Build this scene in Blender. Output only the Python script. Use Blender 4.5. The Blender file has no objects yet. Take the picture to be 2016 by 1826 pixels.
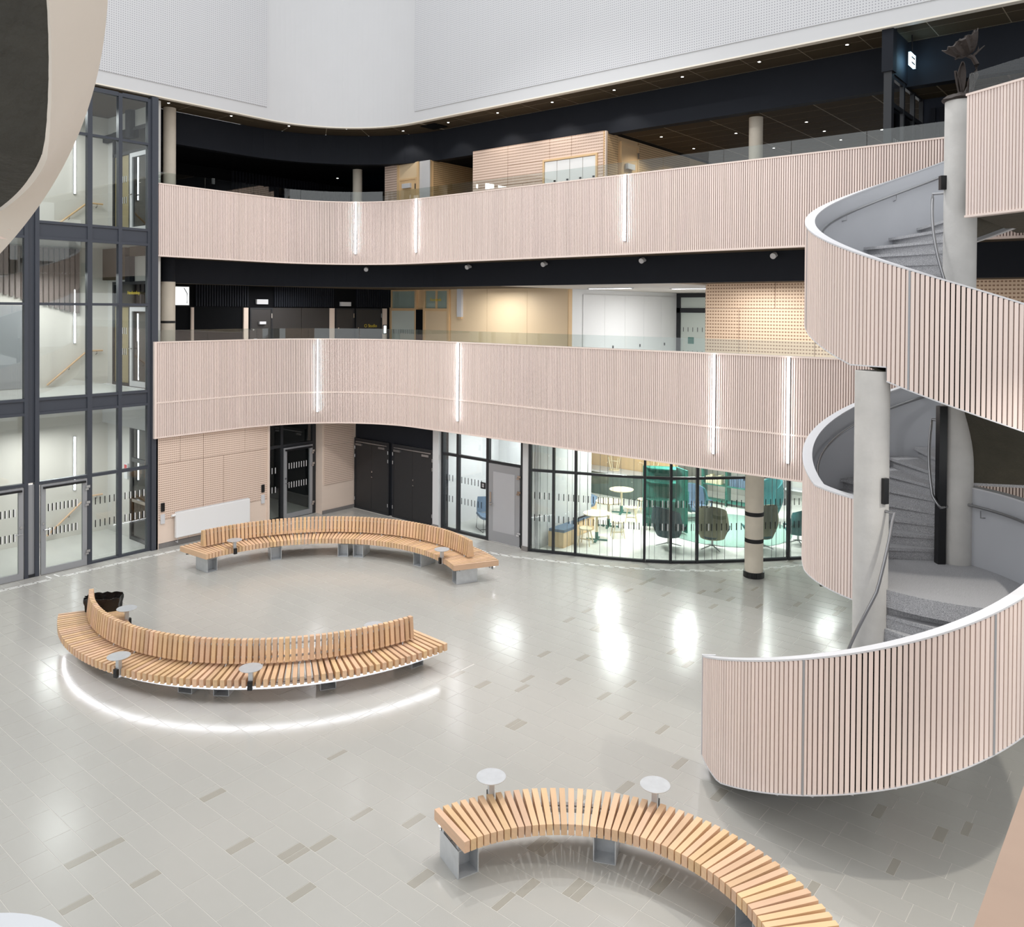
import bpy, math, random
from mathutils import Matrix, Vector
random.seed(7)
S = bpy.context.scene
COL = S.collection
PI = math.pi
def rad(a): return a * PI / 180.0

# ------------------------------------------------------------------ camera, world, light, exposure
cam_d = bpy.data.cameras.new('camera'); cam = bpy.data.objects.new('camera', cam_d); COL.objects.link(cam)
cam_d.sensor_width = 36.0; cam_d.sensor_fit = 'HORIZONTAL'
cam_d.lens = 1611.56 * 36 / 2016
cam_d.shift_y = -(913 - 627.1) / 2016
cam_d.clip_start = 0.05; cam_d.clip_end = 200
cam.matrix_world = (Matrix.Translation((0, 0, 6.1)) @ Matrix.Rotation(0.693519, 4, 'Z')
                    @ Matrix.Rotation(PI / 2 - 0.0115487, 4, 'X') @ Matrix.Rotation(0.0069025, 4, 'Z'))
S.camera = cam
S.view_settings.view_transform = 'Standard'
S.view_settings.look = 'None'
S.view_settings.gamma = 1.0
S.view_settings.use_curve_mapping = False
S.view_settings.exposure = 0.0
S.cycles.max_bounces = 5; S.cycles.diffuse_bounces = 3; S.cycles.glossy_bounces = 2; S.cycles.transmission_bounces = 2; S.cycles.transparent_max_bounces = 10
S.cycles.caustics_reflective = False; S.cycles.caustics_refractive = False
S.cycles.use_adaptive_sampling = True; S.cycles.adaptive_threshold = 0.05
W = bpy.data.worlds.new('world'); S.world = W; W.use_nodes = True
W.node_tree.nodes['Background'].inputs[0].default_value = (0.96, 0.98, 1.0, 1)
W.node_tree.nodes['Background'].inputs[1].default_value = 1.12

def lamp(name, kind, loc, energy, size=0.2, target=None, color=(1, 1, 1), spot=None, size_y=None):
    d = bpy.data.lights.new(name, kind); d.energy = energy; d.color = color
    o = bpy.data.objects.new(name, d); COL.objects.link(o); o.location = loc
    if kind == 'AREA':
        d.size = size
        if size_y: d.shape = 'RECTANGLE'; d.size_y = size_y
    else: d.shadow_soft_size = size
    if spot: d.spot_size = rad(spot); d.spot_blend = 0.5
    if target is not None:
        o.rotation_euler = (Vector(target) - Vector(loc)).to_track_quat('-Z', 'Y').to_euler()
    return o
# roof luminaires; the last two spots are added fill for left and back walls
lamp('atrium_ceiling_light', 'AREA', (-10.5, 8.0, 17.6), 400, 12, (-10.5, 8.0, 0), size_y=9)
for loc, e, tgt, cone in (((-13.5, 13.6, 16.5), 2150, (-12.3, 7.2, 0), 74), ((-7.0, 13.6, 16.5), 2400, (-6.2, 7.2, 0), 74),
                          ((-6.0, 7.0, 16.5), 1900, (-19.9, 12.2, 2.6), 46), ((-12.5, 3.0, 16.5), 2100, (-11.0, 15.7, 3.6), 60)):
    lamp('atrium_key_fill_spot', 'SPOT', loc, e, 0.12, tgt, spot=cone)
lamp('side_gallery_light', 'SPOT', (0.05, 7.9, 2.8), 85, 0.25, (-0.75, 8.1, 0), color=(1, 0.97, 0.9), spot=112)
lamp('stair_side_light', 'SPOT', (0.4, 10.6, 7.2), 600, 0.1, (-1.0, 8.2, 0), color=(1, 0.95, 0.86), spot=100)

# ------------------------------------------------------------------ helpers
def lin(c):
    return tuple(((v / 255) / 12.92 if v / 255 <= 0.04045 else (((v / 255) + 0.055) / 1.055) ** 2.4) for v in c)
MATS = {}
class NT:
    def __init__(s, m): s.t = m.node_tree; s.n = s.t.nodes; s.l = s.t.links
    def new(s, typ, **kw):
        n = s.n.new(typ)
        for k, v in kw.items():
            if k in ('operation', 'data_type', 'blend_type', 'noise_dimensions', 'feature', 'use_clamp', 'distance', 'attribute_name', 'wave_type', 'bands_direction', 'wave_profile', 'vector_type'): setattr(n, k, v)
        return n
    def link(s, a, b): s.l.new(a, b)
    def math(s, op, a, b=None, clamp=False):
        n = s.new('ShaderNodeMath', operation=op); n.use_clamp = clamp
        for i, v in enumerate((a, b)):
            if v is None: continue
            if isinstance(v, (int, float)): n.inputs[i].default_value = v
            else: s.link(v, n.inputs[i])
        return n.outputs[0]
    def mix(s, f, a, b, blend='MIX'):
        n = s.new('ShaderNodeMix', data_type='RGBA', blend_type=blend)
        if isinstance(f, (int, float)): n.inputs[0].default_value = f
        else: s.link(f, n.inputs[0])
        for i, v in ((6, a), (7, b)):
            if isinstance(v, tuple): n.inputs[i].default_value = (*v[:3], 1)
            else: s.link(v, n.inputs[i])
        return n.outputs[2]
def mat(name, col, rough=0.5, metal=0.0, spec=0.5, noise=None, bump=None, vary=None, grain=None, pattern=None, emit=None, coat=0.0, specks=None):
    """col sRGB 0-255. noise=(scale, amount); bump=(scale, strength); vary=per-piece tone spread; grain=(axis scale xyz, amount)"""
    if name in MATS: return MATS[name]
    m = bpy.data.materials.new(name); m.use_nodes = True; MATS[name] = m
    t = NT(m); b = t.n['Principled BSDF']
    c = lin(col)
    b.inputs['Base Color'].default_value = (*c, 1)
    b.inputs['Roughness'].default_value = rough; b.inputs['Metallic'].default_value = metal
    b.inputs['Specular IOR Level'].default_value = spec
    if coat: b.inputs['Coat Weight'].default_value = coat; b.inputs['Coat Roughness'].default_value = 0.08
    m.diffuse_color = (*c, 1)
    src = None
    tc = t.new('ShaderNodeTexCoord')
    def cur(): return src if src is not None else c
    if vary:
        oi = t.new('ShaderNodeObjectInfo'); g = t.new('ShaderNodeNewGeometry')
        r = t.math('FRACT', t.math('ADD', oi.outputs['Random'], t.math('MULTIPLY', g.outputs['Random Per Island'], 7.31)))
        hsv = t.new('ShaderNodeHueSaturation')
        hsv.inputs['Color'].default_value = (*c, 1)
        v = t.math('ADD', t.math('MULTIPLY', r, 2 * vary), 1 - vary); t.link(v, hsv.inputs['Value'])
        r2 = t.math('FRACT', t.math('MULTIPLY', r, 13.7))
        t.link(t.math('ADD', t.math('MULTIPLY', r2, vary * 0.12), 0.5 - vary * 0.06), hsv.inputs['Hue'])
        t.link(t.math('ADD', t.math('MULTIPLY', r2, vary * 0.9), 1 - vary * 0.45), hsv.inputs['Saturation'])
        src = hsv.outputs[0]
    if noise:
        nz = t.new('ShaderNodeTexNoise'); nz.inputs['Scale'].default_value = noise[0]; nz.inputs['Detail'].default_value = 6
        t.link(tc.outputs['Object'], nz.inputs['Vector'])
        f = t.math('ADD', t.math('MULTIPLY', nz.outputs[0], 2 * noise[1]), 1 - noise[1])
        vm = t.new('ShaderNodeVectorMath', operation='SCALE')
        if src is None: vm.inputs[0].default_value = c
        else: t.link(src, vm.inputs[0])
        t.link(f, vm.inputs['Scale']); src = vm.outputs[0]
    if grain:
        mp = t.new('ShaderNodeMapping'); mp.inputs['Scale'].default_value = grain[0]; t.link(tc.outputs['Object'], mp.inputs[0])
        nz = t.new('ShaderNodeTexNoise'); nz.inputs['Scale'].default_value = 1; nz.inputs['Detail'].default_value = 4
        t.link(mp.outputs[0], nz.inputs['Vector'])
        f = t.math('ADD', t.math('MULTIPLY', nz.outputs[0], 2 * grain[1]), 1 - grain[1])
        vm = t.new('ShaderNodeVectorMath', operation='SCALE')
        if src is None: vm.inputs[0].default_value = c
        else: t.link(src, vm.inputs[0])
        t.link(f, vm.inputs['Scale']); src = vm.outputs[0]
    if specks:
        vo = t.new('ShaderNodeTexNoise'); vo.inputs['Scale'].default_value = specks[0]; vo.inputs['Detail'].default_value = 3
        t.link(tc.outputs['Object'], vo.inputs['Vector'])
        f = t.math('MULTIPLY', t.math('SUBTRACT', vo.outputs[0], 0.5), 9.0)
        f = t.math('ADD', f, 0.5, clamp=True)
        src = t.mix(f, lin(specks[1]), cur())
    if pattern:
        uv = t.new('ShaderNodeUVMap'); sx = t.new('ShaderNodeSeparateXYZ'); t.link(uv.outputs[0], sx.inputs[0])
        u, v = sx.outputs[0], sx.outputs[1]
        kind, pu, pv, a, bb, dark = pattern
        fu = t.math('ABSOLUTE', t.math('SUBTRACT', t.math('FRACT', t.math('DIVIDE', u, pu)), 0.5))
        fv = t.math('ABSOLUTE', t.math('SUBTRACT', t.math('FRACT', t.math('DIVIDE', v, pv)), 0.5))
        if kind == 'dots':
            d = t.math('POWER', t.math('ADD', t.math('POWER', fu, 2), t.math('POWER', fv, 2)), 0.5)
            k = t.math('LESS_THAN', d, a)
        else:
            k = t.math('MULTIPLY', t.math('LESS_THAN', fu, a), t.math('LESS_THAN', fv, bb))
        src = t.mix(k, cur(), lin(dark))
    if src is not None: t.link(src, b.inputs['Base Color'])
    if bump:
        nz = t.new('ShaderNodeTexNoise'); nz.inputs['Scale'].default_value = bump[0]; nz.inputs['Detail'].default_value = 8
        t.link(tc.outputs['Object'], nz.inputs['Vector'])
        bp = t.new('ShaderNodeBump'); bp.inputs['Strength'].default_value = bump[1]; bp.inputs['Distance'].default_value = 0.02
        t.link(nz.outputs[0], bp.inputs['Height']); t.link(bp.outputs[0], b.inputs['Normal'])
    if emit:
        b.inputs['Emission Color'].default_value = (*lin(emit[0]), 1); b.inputs['Emission Strength'].default_value = emit[1]
    return m
def glass_mat(name, tint, alpha=0.1, rough=0.0, refl=1.0):
    if name in MATS: return MATS[name]
    m = bpy.data.materials.new(name); m.use_nodes = True; MATS[name] = m
    t = NT(m); n = t.n
    for x in list(n):
        if x.type == 'BSDF_PRINCIPLED': n.remove(x)
    out = [x for x in n if x.type == 'OUTPUT_MATERIAL'][0]
    tr = t.new('ShaderNodeBsdfTransparent'); tr.inputs[0].default_value = (*lin(tint), 1)
    gl = t.new('ShaderNodeBsdfGlossy'); gl.inputs[0].default_value = (1, 1, 1, 1); gl.inputs['Roughness'].default_value = rough
    lw = t.new('ShaderNodeLayerWeight'); lw.inputs[0].default_value = 0.5
    f = t.math('ADD', t.math('MULTIPLY', t.math('POWER', lw.outputs['Facing'], 5.0), refl * 0.9), 0.03 + alpha * 0.3, clamp=True)
    mx = t.new('ShaderNodeMixShader'); t.link(f, mx.inputs[0]); t.link(tr.outputs[0], mx.inputs[1]); t.link(gl.outputs[0], mx.inputs[2])
    t.link(mx.outputs[0], out.inputs[0])
    return m

ORIG = {}
class MB:
    def __init__(s): s.v = []; s.f = []; s.uv = []
    def add(s, vs, fs, uvs=None):
        o = len(s.v); s.v += [tuple(v) for v in vs]
        for i, f in enumerate(fs):
            s.f.append(tuple(o + k for k in f)); s.uv.append(uvs[i] if uvs else None)
        return s
    def box(s, x0, y0, z0, x1, y1, z1):
        x0, x1 = min(x0, x1), max(x0, x1); y0, y1 = min(y0, y1), max(y0, y1); z0, z1 = min(z0, z1), max(z0, z1)
        v = [(x0, y0, z0), (x1, y0, z0), (x1, y1, z0), (x0, y1, z0), (x0, y0, z1), (x1, y0, z1), (x1, y1, z1), (x0, y1, z1)]
        f = [(0, 3, 2, 1), (4, 5, 6, 7), (0, 1, 5, 4), (1, 2, 6, 5), (2, 3, 7, 6), (3, 0, 4, 7)]
        uv = []
        for fc in f:
            n = [v[k] for k in fc]
            if len({p[0] for p in n}) == 1: uv.append([(p[1], p[2]) for p in n])
            elif len({p[1] for p in n}) == 1: uv.append([(p[0], p[2]) for p in n])
            else: uv.append([(p[0], p[1]) for p in n])
        return s.add(v, f, uv)
    def obox(s, c, sx, sy, z0, z1, a=0.0, tx=1.0, ty=1.0):
        """box centred at c (x,y), half sizes sx, sy, rotated a about z; top scaled by tx, ty"""
        ca, sa = math.cos(a), math.sin(a); v = []
        for z, kx, ky in ((z0, 1, 1), (z1, tx, ty)):
            for px, py in ((-1, -1), (1, -1), (1, 1), (-1, 1)):
                lx, ly = px * sx * kx, py * sy * ky
                v.append((c[0] + lx * ca - ly * sa, c[1] + lx * sa + ly * ca, z))
        return s.add(v, [(0, 3, 2, 1), (4, 5, 6, 7), (0, 1, 5, 4), (1, 2, 6, 5), (2, 3, 7, 6), (3, 0, 4, 7)])
    def prism(s, poly, z0, z1):
        n = len(poly); v = [(x, y, z0) for x, y in poly] + [(x, y, z1) for x, y in poly]
        return s.add(v, [tuple(range(n - 1, -1, -1)), tuple(range(n, 2 * n))] + [(i, (i + 1) % n, n + (i + 1) % n, n + i) for i in range(n)])
    def strip(s, inner, outer, z0, z1):
        """closed wall between two parallel paths; z0, z1 numbers or per-point lists"""
        n = len(inner)
        if not isinstance(z0, (list, tuple)): z0 = [z0] * n
        if not isinstance(z1, (list, tuple)): z1 = [z1] * n
        v = []; L = [0]
        for i in range(n):
            if i: L.append(L[-1] + math.hypot(inner[i][0] - inner[i - 1][0], inner[i][1] - inner[i - 1][1]))
            a, b = inner[i], outer[i]
            v += [(a[0], a[1], z0[i]), (a[0], a[1], z1[i]), (b[0], b[1], z1[i]), (b[0], b[1], z0[i])]
        f = []; uv = []
        for i in range(n - 1):
            p, q = 4 * i, 4 * i + 4
            f.append((p, q, q + 1, p + 1)); uv.append([(L[i], z0[i]), (L[i + 1], z0[i + 1]), (L[i + 1], z1[i + 1]), (L[i], z1[i])])
            f.append((p + 3, p + 2, q + 2, q + 3)); uv.append([(L[i], z0[i]), (L[i], z1[i]), (L[i + 1], z1[i + 1]), (L[i + 1], z0[i + 1])])
            f.append((p + 1, q + 1, q + 2, p + 2)); uv.append([(L[i], 0), (L[i + 1], 0), (L[i + 1], 0.1), (L[i], 0.1)])
            f.append((p, p + 3, q + 3, q)); uv.append([(L[i], 0), (L[i], 0.1), (L[i + 1], 0.1), (L[i + 1], 0)])
        e = 4 * (n - 1)
        f += [(0, 1, 2, 3), (e, e + 3, e + 2, e + 1)]; uv += [None, None]
        return s.add(v, f, uv)
    def tube(s, pts, r, n=8, closed=False):
        pts = [Vector(p) for p in pts]; rings = []
        up = Vector((0, 0, 1))
        m = len(pts)
        for i, p in enumerate(pts):
            if closed: d = pts[(i + 1) % m] - pts[i - 1]
            else: d = (pts[min(i + 1, m - 1)] - pts[max(i - 1, 0)])
            d.normalize()
            a = d.cross(up)
            if a.length < 1e-3: a = d.cross(Vector((1, 0, 0)))
            a.normalize(); b = d.cross(a)
            rr = r[i] if isinstance(r, (list, tuple)) else r
            rings.append([p + a * (rr * math.cos(2 * PI * k / n)) + b * (rr * math.sin(2 * PI * k / n)) for k in range(n)])
        v = [q for rg in rings for q in rg]; f = []
        for i in range(m if closed else m - 1):
            j = (i + 1) % m
            for k in range(n): f.append((i * n + k, i * n + (k + 1) % n, j * n + (k + 1) % n, j * n + k))
        if not closed: f += [tuple(range(n)), tuple(range((m - 1) * n + n - 1, (m - 1) * n - 1, -1))]
        return s.add(v, f)
    def lathe(s, prof, c=(0, 0), n=24, a0=0.0, a1=2 * PI, ruffle=None):
        full = abs(a1 - a0 - 2 * PI) < 1e-6; m = n if full else n + 1; v = []
        for i in range(m):
            a = a0 + (a1 - a0) * i / n
            for j, (r, z) in enumerate(prof):
                dr, dz = ruffle(a, j) if ruffle else (0, 0)
                v.append((c[0] + (r + dr) * math.cos(a), c[1] + (r + dr) * math.sin(a), z + dz))
        k = len(prof); f = []
        for i in range(n):
            p, q = i * k, ((i + 1) % m) * k
            for j in range(k - 1): f.append((p + j, q + j, q + j + 1, p + j + 1))
        if full:
            if prof[0][0] > 1e-6: f.append(tuple(i * k for i in range(n - 1, -1, -1)))
            if prof[-1][0] > 1e-6: f.append(tuple(i * k + k - 1 for i in range(n)))
        return s.add(v, f)
    def cyl(s, c, r, z0, z1, n=20): return s.lathe([(r, z0), (r, z1)], c, n)
    def grid(s, fn, nu, nv, thick=None):
        """surface fn(u,v)->point; closed shell when thick given (offset along normal estimate)"""
        P = [[Vector(fn(i / nu, j / nv)) for j in range(nv + 1)] for i in range(nu + 1)]
        v = [p for r in P for p in r]; w = nv + 1
        f = [(i * w + j, (i + 1) * w + j, (i + 1) * w + j + 1, i * w + j + 1) for i in range(nu) for j in range(nv)]
        if thick:
            N = []
            for i in range(nu + 1):
                for j in range(nv + 1):
                    du = P[min(i + 1, nu)][j] - P[max(i - 1, 0)][j]; dv = P[i][min(j + 1, nv)] - P[i][max(j - 1, 0)]
                    nn = du.cross(dv); nn = nn.normalized() if nn.length > 1e-9 else Vector((0, 0, 1)); N.append(nn)
            o = len(v); v = v + [v[k] + N[k] * thick for k in range(o)]
            f2 = [tuple(o + k for k in reversed(q)) for q in f]
            e = []
            rim = [i * w for i in range(nu + 1)] + [nu * w + j for j in range(1, nv + 1)] + [i * w + nv for i in range(nu - 1, -1, -1)] + [j for j in range(nv - 1, 0, -1)]
            for k in range(len(rim)):
                a, b = rim[k], rim[(k + 1) % len(rim)]; e.append((b, a, o + a, o + b))
            f = f + f2 + e
        return s.add(v, f)
    def build(s, name, m, parent=None, kind=None, smooth=False, label=None, cat=None, group=None, bevel=0.0, local=False):
        off = Vector((0, 0, 0)) if (local or parent is None) else ORIG.get(parent.name, Vector((0, 0, 0)))
        me = bpy.data.meshes.new(name)
        me.from_pydata([tuple(Vector(v) - off) for v in s.v], [], s.f)
        if any(s.uv):
            ul = me.uv_layers.new(name='UVMap')
            for p, u in zip(me.polygons, s.uv):
                if u:
                    for li, c in zip(p.loop_indices, u): ul.data[li].uv = c
        if isinstance(m, str): m = MATS[m]
        me.materials.append(m)
        if smooth:
            for p in me.polygons: p.use_smooth = True
        o = bpy.data.objects.new(name, me); COL.objects.link(o)
        if parent is not None:
            o.parent = parent; ORIG[o.name] = off
        else: ORIG[o.name] = Vector((0, 0, 0))
        if bevel:
            bv = o.modifiers.new('bevel', 'BEVEL'); bv.width = bevel; bv.segments = 2; bv.limit_method = 'ANGLE'
        if smooth:
            try:
                me.set_sharp_from_angle(angle=rad(40))
            except Exception: pass
        tag(o, label, cat, group, kind)
        return o
def tag(o, label=None, cat=None, group=None, kind=None):
    if label: o['label'] = label
    if cat: o['category'] = cat
    if group: o['group'] = group
    if kind: o['kind'] = kind
    return o
def thing(name, label, cat, loc=(0, 0, 0), rz=0.0, group=None, kind=None):
    o = bpy.data.objects.new(name, None); COL.objects.link(o); o.location = loc; o.rotation_euler = (0, 0, rz)
    o.empty_display_size = 0.1
    ORIG[o.name] = Vector(loc)
    return tag(o, label, cat, group, kind)
def struct(name, mb, m, parent=None, **kw): return mb.build(name, m, parent, kind=None if parent else 'structure', **kw)
def copy_tree(o, parent=None):
    c = o.copy(); COL.objects.link(c); c.parent = parent
    for ch in o.children: copy_tree(ch, c)
    return c
def piece(name, mesh, parent, loc, rz=0.0, scale=(1, 1, 1), ry=0.0):
    o = bpy.data.objects.new(name, mesh); COL.objects.link(o); o.parent = parent
    o.location = Vector(loc) - ORIG.get(parent.name, Vector((0, 0, 0))); o.rotation_euler = (0, ry, rz); o.scale = scale
    ORIG[o.name] = ORIG.get(parent.name, Vector((0, 0, 0)))
    return o
def mesh_of(mb, name, m):
    me = bpy.data.meshes.new(name); me.from_pydata(mb.v, [], mb.f); me.materials.append(m); return me
def unit_cube(name, m):
    return mesh_of(MB().box(-0.5, -0.5, -0.5, 0.5, 0.5, 0.5), name, m)
def text(name, body, size, loc, rot, m, parent, depth=0.004, align='CENTER'):
    cu = bpy.data.curves.new(name, 'FONT'); cu.body = body; cu.size = size; cu.extrude = depth; cu.align_x = align; cu.align_y = 'CENTER'
    to = bpy.data.objects.new(name + '_c', cu); COL.objects.link(to)
    bpy.context.view_layer.update()
    me = bpy.data.meshes.new_from_object(to.evaluated_get(bpy.context.evaluated_depsgraph_get()))
    bpy.data.objects.remove(to)
    me.materials.clear(); me.materials.append(m)
    o = bpy.data.objects.new(name, me); COL.objects.link(o)
    o.parent = parent; o.location = Vector(loc) - ORIG.get(parent.name, Vector((0, 0, 0))); o.rotation_euler = rot
    return o
def polar(c, r, a): return (c[0] + r * math.cos(rad(a)), c[1] + r * math.sin(rad(a)))

# ------------------------------------------------------------------ materials
mat('slat', (236, 218, 209), 0.55, vary=0.05, grain=((30, 30, 1.2), 0.05), spec=0.35)
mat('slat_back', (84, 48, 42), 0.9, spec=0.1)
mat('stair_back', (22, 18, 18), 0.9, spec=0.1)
mat('trim', (236, 218, 208), 0.5, noise=(3, 0.04))
mat('white', (210, 210, 211), 0.6, noise=(1.5, 0.02), spec=0.3)
mat('cap', (214, 214, 217), 0.45, noise=(4, 0.02))
mat('drum_perf', (210, 210, 212), 0.6, spec=0.3, pattern=('dots', 0.055, 0.055, 0.22, 0, (158, 158, 163)))
mat('black_paint', (30, 33, 40), 0.75, noise=(2, 0.12), spec=0.25)
mat('black_flat', (14, 15, 18), 0.85, spec=0.15)
mat('dark_tile', (84, 74, 60), 0.9, noise=(40, 0.12), spec=0.1, vary=0.06)
mat('tile_grid', (160, 148, 128), 0.7)
mat('frame', (62, 66, 75), 0.42, noise=(5, 0.05))
mat('frame_dark', (34, 36, 40), 0.45)
mat('alu', (160, 161, 164), 0.38, metal=0.25, noise=(4, 0.03))
mat('chrome', (200, 200, 202), 0.22, metal=1.0)
mat('steel', (168, 168, 170), 0.3, metal=0.9, noise=(8, 0.06))
mat('galv', (206, 209, 212), 0.38, metal=0.45, noise=(9, 0.16))
mat('concrete', (206, 204, 200), 0.75, noise=(3.5, 0.16), bump=(18, 0.15), spec=0.3)
mat('concrete_warm', (220, 210, 194), 0.7, noise=(4, 0.10), bump=(16, 0.1), spec=0.3)
mat('terrazzo', (206, 206, 208), 0.55, specks=(190, (132, 132, 136)), noise=(2, 0.06))
mat('stair_grey', (196, 198, 203), 0.5, noise=(1.4, 0.05))
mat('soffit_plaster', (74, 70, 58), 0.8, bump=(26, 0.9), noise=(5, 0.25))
mat('bench_wood', (221, 184, 147), 0.5, vary=0.13, grain=((2.5, 30, 30), 0.12), noise=(6, 0.06))
mat('panel_wood', (236, 214, 198), 0.55, noise=(2, 0.03), pattern=('slot', 0.05, 0.055, 0.36, 0.2, (176, 146, 128)))
mat('plain_wood', (236, 216, 200), 0.5, noise=(2, 0.03), grain=((1, 1, 9), 0.03))
mat('birch', (226, 192, 146), 0.5, noise=(1.5, 0.04), grain=((8, 8, 1), 0.04))
mat('birch_perf', (218, 184, 138), 0.55, pattern=('slot', 0.055, 0.06, 0.3, 0.22, (140, 106, 70)))
mat('pink_perf', (234, 210, 194), 0.55, pattern=('slot', 0.05, 0.075, 0.38, 0.2, (178, 146, 124)))
mat('perf_light', (238, 212, 184), 0.55, pattern=('slot', 0.075, 0.085, 0.3, 0.2, (160, 124, 96)))
mat('stone_base', (128, 124, 122), 0.6, noise=(60, 0.2))
mat('floor_tile', (184, 182, 176), 0.19, vary=0.022, noise=(3, 0.04), specks=(230, (170, 168, 162)), spec=0.5)
mat('floor_tile_dark', (170, 166, 156), 0.18, vary=0.03, noise=(8, 0.08), specks=(200, (156, 152, 142)), spec=0.5)
mat('grout', (206, 203, 196), 0.4)
mat('enamel', (240, 240, 240), 0.4, noise=(2, 0.01))
mat('strip_white', (240, 240, 238), 0.4)
mat('lobby_floor', (206, 205, 200), 0.25, noise=(2, 0.04))
mat('led', (255, 255, 255), 0.5, emit=((248, 250, 255), 26.0))
mat('led_soft', (255, 255, 255), 0.5, emit=((250, 251, 255), 9.0))
mat('lamp_warm', (255, 250, 240), 0.5, emit=((255, 248, 236), 14.0))
mat('black_plastic', (18, 18, 20), 0.4)
mat('bag', (16, 16, 18), 0.25, noise=(12, 0.3), bump=(14, 0.8))
mat('bronze', (58, 50, 46), 0.6, metal=0.3, noise=(14, 0.3), bump=(22, 0.6))
mat('teal', (36, 96, 98), 0.8, noise=(30, 0.08), spec=0.2)
mat('teal_dark', (22, 62, 70), 0.8, noise=(30, 0.08), spec=0.2)
mat('green_board', (30, 112, 98), 0.6, noise=(3, 0.05))
mat('olive', (124, 122, 96), 0.8, noise=(30, 0.06), spec=0.2)
mat('cream', (232, 222, 188), 0.8, noise=(20, 0.04), spec=0.2)
mat('rug', (132, 160, 150), 0.95, noise=(40, 0.10), spec=0.05)
mat('blue_fabric', (92, 112, 134), 0.85, noise=(30, 0.08), spec=0.15)
mat('light_wood', (232, 216, 180), 0.5, noise=(5, 0.04), grain=((1, 14, 14), 0.05))
mat('mark_black', (16, 16, 18), 0.6)
mat('mark_white', (238, 238, 238), 0.6)
mat('red', (196, 28, 36), 0.4)
mat('yellow_text', (222, 196, 70), 0.5)
mat('screen', (236, 240, 240), 0.3, emit=((238, 242, 240), 1.4))
mat('blue_glow', (40, 110, 170), 0.3, emit=((50, 130, 200), 0.9))
mat('exit', (220, 250, 255), 0.4, emit=((170, 225, 255), 9.0))
mat('curtain_white', (240, 240, 238), 0.5, noise=(1, 0.02))
mat('cream_rim', (226, 216, 204), 0.6, noise=(3, 0.03))
mat('near_wood', (188, 160, 140), 0.6, grain=((2, 10, 10), 0.10))
glass_mat('glass', (246, 250, 249), 0.08)
glass_mat('glass_green', (249, 252, 250), 0.05)
glass_mat('glass_rail', (240, 244, 243), 0.12, refl=0.8)
glass_mat('glass_dark', (120, 124, 128), 0.2)

# ------------------------------------------------------------------ floor
TP, TY0 = 0.3168, 3.39
GLASS = [(-12.8, 16.11), (-12.25, 16.33), (-11.68, 16.57), (-10.9, 16.87), (-10.12, 17.24), (-9.6, 17.58), (-9.12, 18.0), (-8.7, 18.43), (-8.29, 18.88), (-7.8, 19.43), (-7.3, 20.02), (-6.5, 21.1), (-5.6, 22.4)]
def glass_y(x):
    if x <= GLASS[0][0]: return 16.11
    for (a, b), (c, d) in zip(GLASS, GLASS[1:]):
        if a <= x <= c: return b + (d - b) * (x - a) / (c - a)
    return 99
floor = struct('floor', MB().box(-26, -6, -0.3, 8, 30, -0.002), 'grout')
tiles = []
for k in range(-18, 58):
    y0 = TY0 + k * TP; x = -19.94; n = 0
    while x < 4.0:
        small = random.random() < (0.16 if x > -9.4 else 0.05)
        L = random.uniform(0.08, 0.13) if small else random.choice([0.46, 0.53, 0.56, 0.6, 0.68, 0.74])
        if x < -9.4 and not small: L = random.choice([0.33, 0.42, 0.45, 0.5, 0.6])
        if x < -19.9: L = random.uniform(0.12, 0.5); small = False
        if x < -9.4 < x + L: L = -9.395 - x
        cx, cyy = x + L / 2, y0 + TP / 2
        if y0 + TP < glass_y(cx) + 0.25 and L > 0.03: tiles.append((cx, cyy, L - 0.007, small and x > -9.4))
        x += L
vm = cam.matrix_world.inverted()
def px_area(t):
    p = vm @ Vector((t[0], t[1], 0))
    if p.z > -0.5: return 0
    f = 1611.56; u = 1008 + f * p.x / -p.z; v = 627.1 - f * p.y / -p.z
    if u < -40 or u > 2050 or v > 1860 or v < 1000: return 0
    if 870 < u < 1600 and v > 1640: return 0            # under the near bench
    if u > 1400 and 1290 < v < 1560: return 0           # behind the stair parapet
    return t[2] * TP * 6.1 / (p.z * p.z * -p.z)
tiles.sort(key=px_area, reverse=True)
tm = unit_cube('floor_tile', MATS['floor_tile']); tmd = unit_cube('floor_tile_dark', MATS['floor_tile_dark'])
near, rest = tiles[:290], tiles[290:]
for t in near:
    dk = t[3]
    piece('tile', tmd if dk else tm, floor, (t[0], t[1], -0.02), 0, (t[2], TP - 0.007, 0.04))
mb, mbd = MB(), MB()
for t in rest:
    (mbd if t[3] else mb).box(t[0] - t[2] / 2, t[1] - TP / 2 + 0.004, -0.04, t[0] + t[2] / 2, t[1] + TP / 2 - 0.004, 0)
mb.build('tile_field', 'floor_tile', floor, kind='stuff'); mbd.build('dark_tile_field', 'floor_tile_dark', floor, kind='stuff')
dash = unit_cube('guide_strip', MATS['strip_white'])
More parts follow.
